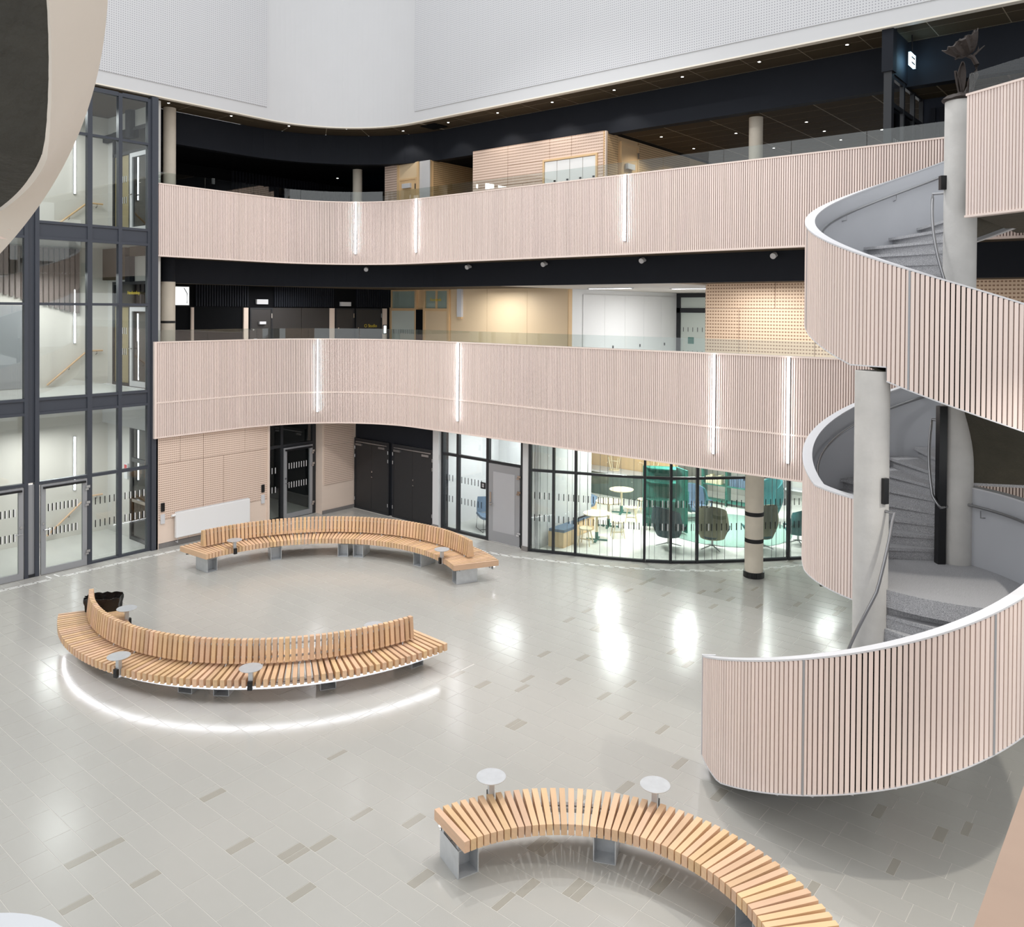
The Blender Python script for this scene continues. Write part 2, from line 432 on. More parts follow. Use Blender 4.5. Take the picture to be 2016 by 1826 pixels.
for row in (0, 1):
    for i in range(16):
        y = 5.2 + i * 0.29 + row * 0.06
        if 7.35 < y < 7.75: continue
        piece('guide_strip', dash, floor, (-19.53 + row * 0.075, y, 0.002), PI / 2, (0.25, 0.024, 0.006))
    for i in range(14):
        a = i / 13; y = 9.9 + i * 0.29
        piece('guide_strip', dash, floor, (-19.5 + row * 0.075, y, 0.002), PI / 2, (0.25, 0.024, 0.006))
    pts = [(-14.6, 15.25), (-13.5, 15.38), (-12.9, 15.47), (-11.5, 16.0), (-10.2, 16.6), (-9.3, 17.15), (-8.5, 17.8), (-7.9, 18.45), (-7.1, 19.6)]
    d = 0.0; seg = []
    for (a, b), (c, e) in zip(pts, pts[1:]):
        L = math.hypot(c - a, e - b); n = max(1, int(L / 0.29))
        for j in range(n):
            t_ = (j + 0.5 + 0.3 * row) / n
            ang = math.atan2(e - b, c - a)
            piece('guide_strip', dash, floor, (a + (c - a) * t_ + row * 0.07 * math.sin(ang), b + (e - b) * t_ - row * 0.07 * math.cos(ang), 0.002), ang, (0.24, 0.024, 0.006))
for y in (7.45, 7.62):
    piece('guide_strip', dash, floor, (-19.66, y, 0.002), 0.15, (0.22, 0.03, 0.006))

# ------------------------------------------------------------------ galleries
def gp(xl, yb, R, y0, x1, d=0.0, n=18):
    c = (xl + R, yb - R); r = R + d
    p = [(xl - d, y0), (xl - d, (y0 + c[1]) / 2)]
    p += [(c[0] + r * math.cos(PI - PI / 2 * i / n), c[1] + r * math.sin(PI - PI / 2 * i / n)) for i in range(n + 1)]
    p += [((c[0] + x1) / 2, yb + d), (x1, yb + d)]
    return p
def walk(path, pitch, start=0.0):
    """points and headings every pitch metres along a path"""
    out = []; acc = start
    for (a, b), (c, e) in zip(path, path[1:]):
        L = math.hypot(c - a, e - b)
        if L < 1e-6: continue
        while acc < L:
            t = acc / L; out.append((a + (c - a) * t, b + (e - b) * t, math.atan2(e - b, c - a))); acc += pitch
        acc -= L
    return out
L1 = (-19.82, 15.65, 3.4); L2 = (-19.95, 16.05, 2.85)
def parapet(name, label, g, y0, x1, z0, z1, mid=None, glass=0.29):
    root = thing(name, label, 'parapet', (g[0], y0, z0))
    P_ = lambda d: gp(*g, y0, x1, d, 40)
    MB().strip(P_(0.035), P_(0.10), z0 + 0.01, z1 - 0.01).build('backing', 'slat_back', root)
    MB().strip(P_(0.10), P_(0.13), z0 + 0.01, z1 - 0.01).build('inner_board', 'trim', root)
    sl = MB()
    for x, y, a in walk(P_(0.017), 0.0472, 0.03):
        sl.obox((x, y), 0.0162, 0.017, z0 + 0.02, z1 - 0.02, a)
    sl.build('slat', 'slat', root, kind='stuff')
    MB().strip(P_(-0.006), P_(0.14), z0, z0 + 0.035).build('bottom_rail', 'trim', root)
    MB().strip(P_(-0.012), P_(0.15), z1 - 0.03, z1).build('top_rail', 'trim', root)
    if mid: MB().strip(P_(-0.008), P_(0.02), mid - 0.018, mid + 0.018).build('middle_rail', 'trim', root)
    MB().strip([(g[0] - 0.15, y0 - 0.03), (g[0] + 0.02, y0 - 0.03)], [(g[0] - 0.15, y0 + 0.03), (g[0] + 0.02, y0 + 0.03)], z0, z1).build('end_post', 'trim', root)
    pp = walk(P_(0.07), 0.16, 0.0); k = 9
    for i in range(0, len(pp) - k, k):
        seg = pp[i:i + k + 1]
        a = [(x - 0.006 * math.sin(h) * -1, y + 0.006 * math.cos(h) * -1) for x, y, h in seg]; b = [(x + 0.006 * math.sin(h) * -1, y - 0.006 * math.cos(h) * -1) for x, y, h in seg]
        a[-1] = (a[-1][0] - 0.01 * math.cos(seg[-1][2]), a[-1][1] - 0.01 * math.sin(seg[-1][2])); b[-1] = (b[-1][0] - 0.01 * math.cos(seg[-1][2]), b[-1][1] - 0.01 * math.sin(seg[-1][2]))
        MB().strip(a, b, z1, z1 + glass).build('glass_pane', 'glass_rail', root)
    return root
parapet('balcony_parapet', 'lower gallery parapet of pale vertical wood slats with thin mid rail', L1, 9.98, -1.2, 2.80, 5.22, 3.69)
parapet('balcony_parapet', 'upper gallery parapet of pale vertical wood slats with glass on top', L2, 9.98, -1.2, 7.36, 9.20)
def G(g, d0, d1, z0, z1, y0, x1): return MB().strip(gp(*g, y0, x1, d0), gp(*g, y0, x1, d1), z0, z1)
struct('floor_first', G(L1, 0.06, 9, 2.95, 4.0, 9.98, 5), 'white')
struct('ceiling_first', G(L2, 0.06, 1.25, 7.40, 8.0, 9.98, 5), 'dark_tile')
struct('trim_1', G(L2, 1.25, 1.5, 6.74, 7.40, 9.98, 5), 'black_paint')
struct('floor_second', G(L2, 1.5, 9, 6.80, 8.0, 9.98, 5), 'dark_tile')
struct('trim_2', G(L2, 1.25, 1.5, 10.5, 11.37, 9.98, 5), 'black_paint')
# gallery ceiling at the top, laid in tiles
c2 = struct('ceiling_second', G(L2, 0.1, 1.3, 11.385, 11.6, 9.98, 5), 'tile_grid')
ct = unit_cube('ceiling_tile', MATS['dark_tile'])
for i in range(14):
    x = -16.4 + i * 1.2
    for j in (0, 1): piece('ceiling_tile', ct, c2, (x, 16.38 + j * 0.61, 11.3845), 0, (1.18, 0.59, 0.005))
for i in range(3):
    y = 10.6 + i * 1.2
    for j in (0, 1): piece('ceiling_tile', ct, c2, (-20.28 - j * 0.61, y, 11.3845), 0, (0.59, 1.18, 0.005))
cc = (L2[0] + L2[2], L2[1] - L2[2])
for i in range(5):
    for j in (0, 1):
        a0, a1 = 90 + i * 18 + 0.2, 108 + i * 18 - 0.2; r0 = 2.95 + j * 0.61
        m = MB().strip([polar(cc, r0, a0 + (a1 - a0) * q / 4) for q in range(5)], [polar(cc, r0 + 0.595, a0 + (a1 - a0) * q / 4) for q in range(5)], 11.381, 11.386)
        m.build('ceiling_tile', 'dark_tile', c2)
MB().box(-17.22, 16.52, 11.35, -16.65, 17.05, 11.364).build('vent_plate', 'black_flat', c2)
cb = struct('ceiling_back', MB().box(-11.1, 17.5, 10.52, 4, 27, 10.7), 'tile_grid')
for i in range(13):
    for j in range(15):
        x = -10.5 + i * 1.2; y = 17.85 + j * 0.6
        if x < 1.5: piece('ceiling_tile', ct, cb, (x, y, 10.5195), 0, (1.17, 0.57, 0.005))
struct('ceiling_left', G(L2, 1.45, 9, 10.52, 10.7, 9.98, -11.1), 'black_flat')
# white drum above the void
DR = lambda d, y0, x1: gp(*L2, y0, x1, d, 30)
struct('wall_upper', MB().strip(DR(-0.02, -8, 8), DR(0.12, -8, 8), 11.36, 17.5), 'white')
struct('wall_upper_rim', MB().strip(DR(-0.035, -8, 8), DR(0.12, -8, 8), 11.33, 11.36), mat('rim', (240, 232, 218), 0.5))
struct('wall_upper_panel', MB().box(-19.93, -8, 11.68, -19.905, 13.21, 17.4), 'drum_perf')
struct('wall_upper_panel', MB().box(-16.94, 16.03, 11.65, 8, 16.005, 17.4), 'drum_perf')

# ------------------------------------------------------------------ light strips, spots, downlights
def strip_light(label, x, y, a, z0, z1, grp):
    r = thing('strip_light', label, 'light', (x, y, z0), 0, grp)
    nx, ny = math.sin(a), -math.cos(a)
    MB().obox((x, y), 0.03, 0.014, z0, z1, a).build('housing', 'alu', r)
    MB().obox((x + nx * 0.02, y + ny * 0.02), 0.022, 0.01, z0 + 0.02, z1 - 0.005, a).build('tube', 'led', r)
lp = gp(*L2, 9.98, -1.2, -0.016, 40); l1 = gp(*L1, 9.98, -1.2, -0.016, 40)
def on_path(path, px_dir):
    """where a horizontal sight line from the viewing gallery meets the path"""
    best = None
    for x, y, a in walk(path, 0.02):
        e = abs(math.atan2(x, y) - px_dir)
        if best is None or e < best[0]: best = (e, x, y, a)
    return best[1:]
for lab, x, y in (('vertical white light tube on upper parapet, first from the left', -19.47, 16.0), ('vertical white light tube on upper parapet, second from the left', -16.82, 16.0), ('vertical white light tube on upper parapet nearest the spiral stair', -9.98, 16.0)):
    X, Y, a = on_path(lp, math.atan2(x, y)); strip_light(lab, X, Y, a, 7.66, 9.19, 'light tubes on the upper parapet')
for lab, x, y in (('vertical white light tube on lower parapet, leftmost of four', -20.77, 15.6), ('vertical white light tube on lower parapet, second from the left', -14.79, 15.6), ('vertical white light tube on lower parapet, third from the left', -7.55, 15.6), ('vertical white light tube on lower parapet, closest to the spiral stair', -6.0, 15.6)):
    X, Y, a = on_path(l1, math.atan2(x, y)); strip_light(lab, X, Y, a, 3.13, 5.19, 'light tubes on the lower parapet')
order = ['leftmost', 'second from left', 'third from left', 'fourth from left', 'fifth from left', 'rightmost']
for i, (x, y, a) in enumerate([(-21.15, 14.7, -0.2), (-19.6, 16.55, -0.8), (-15.9, 17.27, -PI / 2), (-13.17, 17.27, -PI / 2), (-10.19, 17.27, -PI / 2), (-6.94, 17.27, -PI / 2)]):
    r = thing('wall_spotlight', 'small round white spotlight on the black beam under upper gallery, ' + order[i], 'spotlight', (x, y, 7.3), 0, 'spotlights on the black beam')
    dx, dy = math.cos(a), math.sin(a)
    MB().tube([(x, y, 7.3), (x + dx * 0.10, y + dy * 0.10, 7.3)], 0.035, 12).build('stem', 'white', r)
    MB().tube([(x + dx * 0.08, y + dy * 0.08, 7.31), (x + dx * 0.18, y + dy * 0.18, 7.27)], [0.06, 0.065], 16).build('head', 'white', r, smooth=True)
nth = ['first', 'second', 'third', 'fourth', 'fifth', 'sixth', 'seventh', 'eighth', 'ninth', 'tenth', 'eleventh', 'twelfth']
def downlight(label, x, y, z, grp):
    r = thing('downlight', label, 'light', (x, y, z), 0, grp)
    MB().lathe([(0.034, z), (0.055, z - 0.006), (0.055, z)], (x, y), 16).build('ring', 'frame_dark', r)
    MB().cyl((x, y), 0.03, z - 0.004, z, 14).build('lens', 'lamp_warm', r)
for i, (x, y) in enumerate([(-20.5, 10.66), (-20.5, 12.46), (-20.3, 14.2), (-19.3, 15.5), (-18.15, 16.7), (-16.32, 16.74), (-14.47, 16.74), (-12.63, 16.74), (-10.77, 16.74), (-8.95, 16.74), (-7.14, 16.74), (-5.33, 16.74)]):
    downlight('recessed downlight in dark ceiling along the white drum, %s from the left' % nth[i], x, y, 11.384, 'downlights along the white drum')
for i, (x, y) in enumerate([(-10.48, 18.52), (-10.54, 20.4), (-8.81, 19.28), (-8.8, 21.65), (-7.0, 19.14), (-7.01, 20.38), (-7.03, 21.67), (-5.86, 21.06)]):
    downlight('recessed downlight in brown tiled ceiling behind the beam, %s from the left' % nth[i], x, y, 10.52, 'downlights in the tiled ceiling')
downlight('single downlight in the black ceiling behind upper left gallery', -22.5, 17.7, 10.52, None)
# lamps that light the galleries
for x, y, e in ((-18, 20, 90), (-12.6, 24.5, 160), (-8.2, 18.6, 60), (-5.6, 18.6, 60), (-22.4, 16.0, 80)):  # last entry is an added fill to lift the left wall pilasters
    lamp('gallery_first_light_and_fill', 'AREA', (x, y, 6.7), e, 1.6, (x, y, 0))
for x, e in ((-18.15, 26), (-16.32, 26), (-14.47, 42), (-12.63, 42), (-10.77, 30)):
    lamp('gallery_second_spot', 'SPOT', (x, 16.7, 11.34), e, 0.05, (x, 16.85, 8), color=(1, 0.95, 0.87), spot=110)
for x, y in ((-10.4, 18.6), (-10.4, 20.4), (-8.2, 19.4)):
    lamp('gallery_second_lamp', 'SPOT', (x, y, 10.48), 60, 0.05, (x, y, 8), color=(1, 0.92, 0.8), spot=140)
for x, y, e, q in ((-11.6, 18.3, 85, 0.45), (-13.2, 20.4, 130, 0.45), (-10.6, 20.4, 130, 0.45), (-8.6, 20.4, 90, 0.45), (-9.6, 22.6, 130, 0.45), (-7.6, 22.8, 100, 0.45), (-14.2, 17.5, 110, 1.5)):
    lamp('ground_room_light', 'AREA', (x, y, 2.9), e, q, (x, y, 0))
for z in (2.9, 6.9, 10.9):
    lamp('lobby_light', 'AREA', (-21.4, 8.2, z), 70, 1.2, (-21.4, 8.2, 0))

# ------------------------------------------------------------------ wall-plane helpers: 'x' planes face +X, 'y' planes face -Y, 's' planes face -Y side walls seen from inside
def pb(pl, pos, u0, u1, w0, w1, z0, z1, mb=None):
    mb = mb or MB()
    if pl == 'x': return mb.box(pos + w0, u0, z0, pos + w1, u1, z1)
    return mb.box(u0, pos - w0, z0, u1, pos - w1, z1)
def pp(pl, pos, u, w, z): return (pos + w, u, z) if pl == 'x' else (u, pos - w, z)
def text_rot(pl): return (PI / 2, 0, PI / 2) if pl == 'x' else (PI / 2, 0, 0)
def frame_bars(pl, pos, us, zs, w0, w1, t, m, parent, name='frame_bar'):
    """rectangle of four bars"""
    (u0, u1), (z0, z1) = us, zs
    for a in ((u0, u0 + t, z0, z1), (u1 - t, u1, z0, z1), (u0 + t, u1 - t, z1 - t, z1), (u0 + t, u1 - t, z0, z0 + t)):
        pb(pl, pos, a[0], a[1], w0, w1, a[2], a[3]).build(name, m, parent)
def marks(pl, pos, u0, u1, w, zs, parent, white=True, pitch=0.085):
    a, b = MB(), MB()
    n = int((u1 - u0) / pitch)
    for z in zs:
        for i in range(n):
            u = u0 + (i + 0.5) * pitch
            pb(pl, pos, u - 0.011, u + 0.011, w, w + 0.002, z - 0.085, z + 0.085, a)
            if white: pb(pl, pos, u + 0.018, u + 0.038, w, w + 0.002, z - 0.085, z + 0.085, b)
    a.build('safety_mark', 'mark_black', parent, kind='stuff')
    if white: b.build('safety_mark_white', 'mark_white', parent, kind='stuff')
def glazed_leaf(name, pl, pos, u0, u1, z0, z1, m='alu', glass='glass', hinge_at='hi', kind='structure', closer=True, w=0.0, mk=True, label=None):
    r = thing(name, label, None, pp(pl, pos, (u0 + u1) / 2, w, z0), kind=kind)
    fr = pb(pl, pos, u0, u0 + 0.1, w, w + 0.06, z0, z1)
    pb(pl, pos, u1 - 0.1, u1, w, w + 0.06, z0, z1, fr); pb(pl, pos, u0 + 0.1, u1 - 0.1, w, w + 0.06, z1 - 0.1, z1, fr); pb(pl, pos, u0 + 0.1, u1 - 0.1, w, w + 0.06, z0, z0 + 0.14, fr)
    fr.build('door_frame', m, r)
    pb(pl, pos, u0 + 0.1, u1 - 0.1, w + 0.025, w + 0.033, z0 + 0.14, z1 - 0.1).build('pane', glass, r)
    if closer: pb(pl, pos, u0 + 0.04, u1 - 0.04, w + 0.06, w + 0.11, z1 - 0.09, z1 - 0.045).build('closer', 'black_plastic', r)
    uh = u1 + 0.01 if hinge_at == 'hi' else u0 - 0.01
    ul = u0 + 0.05 if hinge_at == 'hi' else u1 - 0.05; sg = 1 if hinge_at == 'hi' else -1
    for z in (z0 + 0.32, z0 + (z1 - z0) * 0.72, z1 - 0.2):
        h = pb(pl, pos, uh - 0.035, uh + 0.05, w + 0.06, w + 0.085, z - 0.02, z + 0.04); pb(pl, pos, uh - 0.06, uh + 0.02, w + 0.06, w + 0.08, z - 0.07, z - 0.03, h)
        h.build('hinge', 'chrome', r)
    hd = MB().tube([pp(pl, pos, ul, w + 0.06, z0 + 1.02), pp(pl, pos, ul, w + 0.12, z0 + 1.02), pp(pl, pos, ul + sg * 0.13, w + 0.12, z0 + 1.02)], 0.012, 8)
    hd.build('handle', 'chrome', r)
    MB().tube([pp(pl, pos, ul, w + 0.058, z0 + 1.16), pp(pl, pos, ul, w + 0.075, z0 + 1.16)], 0.028, 12).build('lock', 'chrome', r)
    if mk: marks(pl, pos, u0 + 0.12, u1 - 0.12, w + 0.034, (z0 + 1.5, z0 + 0.95), r)
    return r

# ------------------------------------------------------------------ glazed stair lobby on the left
CX = -19.98
cw = thing('window_1', 'tall dark framed glazed screen with doors at left of the hall', None, (CX, 7.9, 0), kind='structure')
for a, b in ((5.6, 5.72), (7.05, 7.13), (7.27, 7.36), (8.40, 8.51), (9.12, 9.21), (9.84, 9.92)):
    pb('x', CX, a, b, -0.08, 0.05, 0, 11.24).build('mullion', 'frame', cw)
pb('x', CX, 9.92, 10.08, -0.1, 0.10, 0, 11.3).build('end_post', 'frame', cw)
cols = [(5.72, 7.05), (7.36, 8.40), (8.51, 9.12), (9.21, 9.84)]
for a, b in cols:
    for z, h in ((3.64, 0.06), (3.96, 0.06), (6.11, 0.06), (7.60, 0.06), (7.96, 0.06), (10.09, 0.06), (11.16, 0.1), (2.06, 0.07)):
        pb('x', CX, a, b, -0.07, 0.045, z, z + h).build('transom', 'frame', cw)
    for z0, z1 in ((3.70, 3.96), (7.66, 7.96)):
        pb('x', CX, a, b, -0.05, 0.015, z0, z1).build('spandrel_panel', 'frame', cw)
    for z0, z1 in ((2.13, 3.64), (4.02, 6.11), (6.17, 7.60), (8.02, 10.09), (10.15, 11.16)):
        pb('x', CX, a, b, -0.01, 0.002, z0, z1).build('pane', 'glass', cw)
for a, b in cols[2:]:
    pb('x', CX, a, b, -0.07, 0.045, 0, 0.05).build('transom', 'frame', cw)
    pb('x', CX, a, b, -0.01, 0.002, 0.05, 2.06).build('pane', 'glass', cw)
    marks('x', CX, a + 0.04, b - 0.02, 0.003, (1.47, 0.93), cw, white=(a > 9.2), pitch=0.11)
pb('x', CX, 7.13, 7.27, -0.05, 0.0, 2.12, 11.2).build('mullion_panel', 'frame', cw)
pb('x', CX, 7.13, 7.27, -0.05, 0.0, 0.06, 2.08).build('mullion_panel_light', 'alu', cw)
pb('x', CX, 7.05, 7.36, -0.07, 0.04, 0, 0.06).build('transom', 'frame_dark', cw)
glazed_leaf('door_1', 'x', CX, 5.74, 7.03, 0.01, 2.05, hinge_at='lo', w=0.0)
glazed_leaf('door_2', 'x', CX, 7.39, 8.39, 0.01, 2.05, hinge_at='hi', w=0.0)
BX = -22.75
struct('wall_lobby_back', MB().box(BX - 0.2, 2.5, 0, BX, 10.3, 11.3), mat('lobby_wall', (214, 208, 200), 0.6, noise=(1, 0.03)))
struct('wall_lobby_right', MB().box(BX, 10.12, 0, -20.12, 10.26, 11.3), mat('lobby_wall2', (206, 204, 200), 0.6))
struct('wall_lobby_left', MB().box(BX, 2.3, 0, -20.1, 2.5, 11.3), 'white')
struct('floor_lobby', MB().box(BX, 2.5, -0.2, -20.06, 10.12, 0.004), 'lobby_floor')
struct('floor_lobby_first', MB().box(BX, 2.5, 3.68, -20.08, 10.12, 3.99), 'lobby_floor')
struct('floor_lobby_second', MB().box(BX, 2.5, 7.64, -20.08, 10.12, 7.99), 'lobby_floor')
struct('ceiling_lobby', MB().box(BX, 2.5, 11.2, -20.08, 10.12, 11.4), 'dark_tile')
for i, z in enumerate((0.35, 4.25, 8.2)):
    nm = ('ground', 'first', 'second')[i]
    r = thing('strip_light', ('vertical light tube inside the glazed lobby at ground level', 'vertical light tube inside the glazed lobby one floor up', 'vertical light tube inside the glazed lobby at the top')[i], 'light', (BX, 9.25, z + 1.6), 0, 'lobby light tubes')
    MB().box(BX + 0.002, 9.22, z + 0.85, BX + 0.03, 9.28, z + 2.3).build('housing', 'alu', r)
    MB().box(BX + 0.03, 9.23, z + 0.87, BX + 0.045, 9.27, z + 2.28).build('tube', 'led_soft', r)
    h = thing('handrail', ('wooden stair handrail inside the lobby at ground level', 'wooden stair handrail inside the lobby one floor up', 'wooden stair handrail inside the lobby at the top')[i], 'handrail', (BX, 9.6, z + 0.7), 0, 'lobby handrails')
    zz = z + 0.65
    MB().tube([(BX + 0.08, 9.95, zz), (BX + 0.08, 9.55, zz), (BX + 0.08, 8.55, zz - 0.85)], 0.024, 10).build('rail', 'bench_wood', h)
    for y, q in ((9.8, zz), (9.1, zz - 0.38)): MB().tube([(BX, y, q - 0.1), (BX + 0.08, y, q - 0.08), (BX + 0.08, y, q - 0.02)], 0.008, 6).build('bracket', 'black_plastic', h)
# dark sloping ribbed ceiling of the stair flight inside the lobby
ms = MB()
for k in range(26):
    y0 = 6.0 + k * 0.13
    ms.box(BX + 0.02, y0, 6.0 - (8.9 - y0) * -0.28, BX + 0.1, y0 + 0.09, 7.6)
ms.build('wall_lobby_ribs', mat('ribs', (120, 108, 104), 0.6), None, kind='structure')
# side doors inside the lobby (seen through the glass)
for i, z in enumerate((4.0, 8.0)):
    d = thing('door_%d' % (20 + i), None, None, (-21.2, 10.12, z), kind='structure')
    frame_bars('y', 10.12, (-22.35, -20.25), (z, z + 2.75), 0.0, 0.06, 0.08, 'frame_dark', d)
    pb('y', 10.12, -22.35, -20.25, 0.0, 0.06, z + 2.08, z + 2.16).build('frame_bar', 'frame_dark', d)
    pb('y', 10.12, -21.42, -21.34, 0.0, 0.06, z, z + 2.08).build('frame_bar', 'frame_dark', d)
    pb('y', 10.12, -22.27, -20.33, 0.004, 0.02, z + 2.16, z + 2.67).build('pane', 'glass_dark', d)
    pb('y', 10.12, -22.27, -21.42, 0.004, 0.02, z + 0.08, z + 2.08).build('pane', mat('amber_dim', (150, 138, 104), 0.25), d)
    lf = MB()
    for u0, u1, a, b in ((-21.34, -21.22, 0.02, 2.08), (-20.44, -20.33, 0.02, 2.08), (-21.22, -20.44, 1.97, 2.08), (-21.22, -20.44, 0.02, 0.16)): pb('y', 10.12, u0, u1, 0.01, 0.07, z + a, z + b, lf)
    lf.build('door_leaf', 'cap', d)
    pb('y', 10.12, -21.22, -20.44, 0.02, 0.03, z + 0.16, z + 1.97).build('pane', 'glass_dark', d)
    marks('y', 10.12, -22.2, -21.5, 0.025, (z + 1.45, z + 0.9), d, white=True, pitch=0.1)
    MB().tube([(-21.27, 10.06, z + 1.0), (-21.27, 10.0, z + 1.0), (-21.12, 10.0, z + 1.0)], 0.013, 8).build('handle', 'chrome', d)
text('sign_text', 'Hemkunskap', 0.13, (-21.1, 10.04, 6.45), (PI / 2, 0, 0), MATS['yellow_text'], bpy.data.objects['door_20'])
d = thing('door_22', None, None, (-20.6, 10.12, 0), kind='structure')
frame_bars('y', 10.12, (-21.35, -20.22), (0, 3.0), 0.0, 0.06, 0.09, 'frame_dark', d)
pb('y', 10.12, -21.26, -20.31, 0.004, 0.02, 0.09, 2.9).build('pane', 'glass_dark', d)
pb('y', 10.12, -21.26, -20.31, 0.0, 0.05, 1.0, 1.08).build('push_bar', 'chrome', d)
pb('y', 10.12, -21.26, -20.31, 0.0, 0.05, 2.05, 2.15).build('frame_bar', 'frame_dark', d)
a = thing('alarm_box', 'small white and red call box on the lobby wall', 'alarm', (-21.6, 10.1, 1.6))
pb('y', 10.12, -21.68, -21.5, 0.0, 0.05, 1.55, 1.95).build('body', 'cap', a); pb('y', 10.12, -21.66, -21.52, 0.05, 0.055, 1.78, 1.92).build('label_plate', 'red', a)
c = thing('lift_panel', 'grey lift call panel with display behind the left glazing', 'panel', (BX, 7.9, 5.0))
MB().box(BX + 0.003, 7.3, 4.0, BX + 0.03, 8.35, 6.1).build('panel', 'alu', c)
MB().box(BX + 0.03, 8.18, 4.75, BX + 0.04, 8.30, 5.15).build('display', 'cap', c); MB().box(BX + 0.04, 8.20, 5.0, BX + 0.045, 8.28, 5.1).build('screen', 'blue_glow', c)
MB().box(BX + 0.03, 8.18, 5.25, BX + 0.045, 8.28, 5.5).build('reader', 'black_plastic', c)

# ------------------------------------------------------------------ ground floor walls under the gallery
wl = struct('wall_left', MB().box(-20.2, 10.06, 0, -19.93, 13.3, 3.0), 'plain_wood')
zc = 0.70
for u0, u1, z0, z1 in ((10.1, 10.675, 2.14, 3.0), (10.685, 11.31, 2.14, 3.0), (11.325, 12.535, 2.14, 3.0), (12.545, 13.24, 2.14, 3.0), (10.1, 11.31, 0.72, 2.13), (11.325, 11.895, 0.72, 2.13), (11.905, 13.24, 0.72, 2.13)):
    pb('x', -19.93, u0, u1, 0.0, 0.03, z0, z1).build('slotted_panel', 'panel_wood', wl)
for u0, u1 in ((10.1, 10.9), (10.91, 11.9), (11.91, 13.24)):
    pb('x', -19.93, u0, u1, 0.0, 0.025, 0.13, 0.71).build('plain_panel', 'plain_wood', wl)
pb('x', -19.93, 13.24, 13.31, -0.02, 0.06, 0, 3.0).build('corner_post', 'plain_wood', wl)
pb('x', -19.93, 10.04, 10.1, -0.02, 0.05, 0, 3.0).build('corner_post', 'plain_wood', wl)
struct('baseboard_left', pb('x', -19.93, 10.04, 13.3, 0.0, 0.035, 0, 0.12), 'stone_base')
rd = thing('radiator', 'flat white panel radiator on the slatted wood wall', 'radiator', (-19.9, 11.55, 0.2))
pb('x', -19.9, 10.5, 12.62, 0.05, 0.14, 0.22, 0.86).build('panel', 'enamel', rd, bevel=0.01)
pb('x', -19.9, 10.52, 12.6, 0.06, 0.13, 0.86, 0.875).build('top_grille', 'white', rd)
MB().tube([(-19.8, 10.5, 0.8), (-19.8, 10.40, 0.8)], 0.03, 12).build('valve', 'enamel', rd)
MB().tube([(-19.8, 10.56, 0.22), (-19.8, 10.56, 0.1), (-19.92, 10.56, 0.1)], 0.012, 6).build('pipe', 'cap', rd)
for lab, u in (('black card reader with white switch left of the radiator', 10.21), ('black card reader with white switch right of the radiator', 13.1)):
    r = thing('card_reader', lab, 'switch', (-19.9, u, 0.6), 0, 'card readers by the radiator')
    pb('x', -19.9, u - 0.05, u + 0.05, 0.0, 0.035, 0.93, 1.15).build('reader', 'black_plastic', r, bevel=0.015)
    pb('x', -19.9, u - 0.055, u + 0.055, 0.0, 0.03, 0.62, 0.86).build('switch_plate', 'cap', r, bevel=0.006)
# dark glazed door in the left wall
d3 = thing('window_2', 'dark framed glazed screen between wood walls at ground level', None, (-20.0, 14.1, 0), kind='structure')
for u0, u1 in ((13.32, 13.36), (13.74, 13.82), (14.84, 14.96)): pb('x', -20.02, u0, u1, -0.06, 0.04, 0, 3.0).build('mullion', 'frame_dark', d3)
for z in (2.08, 0.0, 2.9): pb('x', -20.02, 13.36, 14.84, -0.06, 0.035, z, z + 0.08).build('transom', 'frame_dark', d3)
for u0, u1, z0, z1 in ((13.36, 13.74, 0.08, 2.08), (13.36, 13.74, 2.16, 2.9), (13.82, 14.84, 2.16, 2.9)): pb('x', -20.02, u0, u1, -0.01, 0.0, z0, z1).build('pane', 'glass', d3)
marks('x', -20.02, 13.4, 13.72, 0.002, (1.45, 0.9), d3, pitch=0.11)
glazed_leaf('door_3', 'x', -20.02, 13.84, 14.83, 0.02, 2.06, hinge_at='hi')
struct('wall_room_dark', MB().box(-24, 13.0, 0, -23.8, 15.4, 3.0).box(-24, 15.2, 0, -20.3, 15.4, 3.0).box(-24, 12.9, 0, -20.3, 13.1, 3.0), mat('room_dark', (60, 61, 64), 0.8))
fx = thing('fire_extinguisher', 'red fire extinguisher behind the narrow dark side pane', 'extinguisher', (-20.35, 13.5, 0.7))
MB().lathe([(0.001, 0.65), (0.075, 0.66), (0.08, 0.7), (0.08, 1.15), (0.05, 1.25), (0.025, 1.27), (0.025, 1.32)], (-20.35, 13.5), 16).build('body', 'red', fx, smooth=True)
MB().tube([(-20.35, 13.5, 1.31), (-20.3, 13.55, 1.36), (-20.28, 13.6, 1.0)], 0.014, 8).build('hose', 'black_plastic', fx)
# return wall to the back corner
w2 = struct('wall_left_return', MB().prism([(-19.98, 14.96), (-19.68, 14.96), (-19.66, 16.2), (-19.98, 16.2)], 0, 3.0), 'plain_wood')
for z0, z1 in ((0.86, 2.0), (2.01, 3.0)): MB().box(-19.66, 15.02, z0, -19.645, 16.1, z1).build('slotted_panel', 'panel_wood', w2)
struct('baseboard_return', MB().box(-19.66, 14.96, 0, -19.63, 16.15, 0.1), 'stone_base')
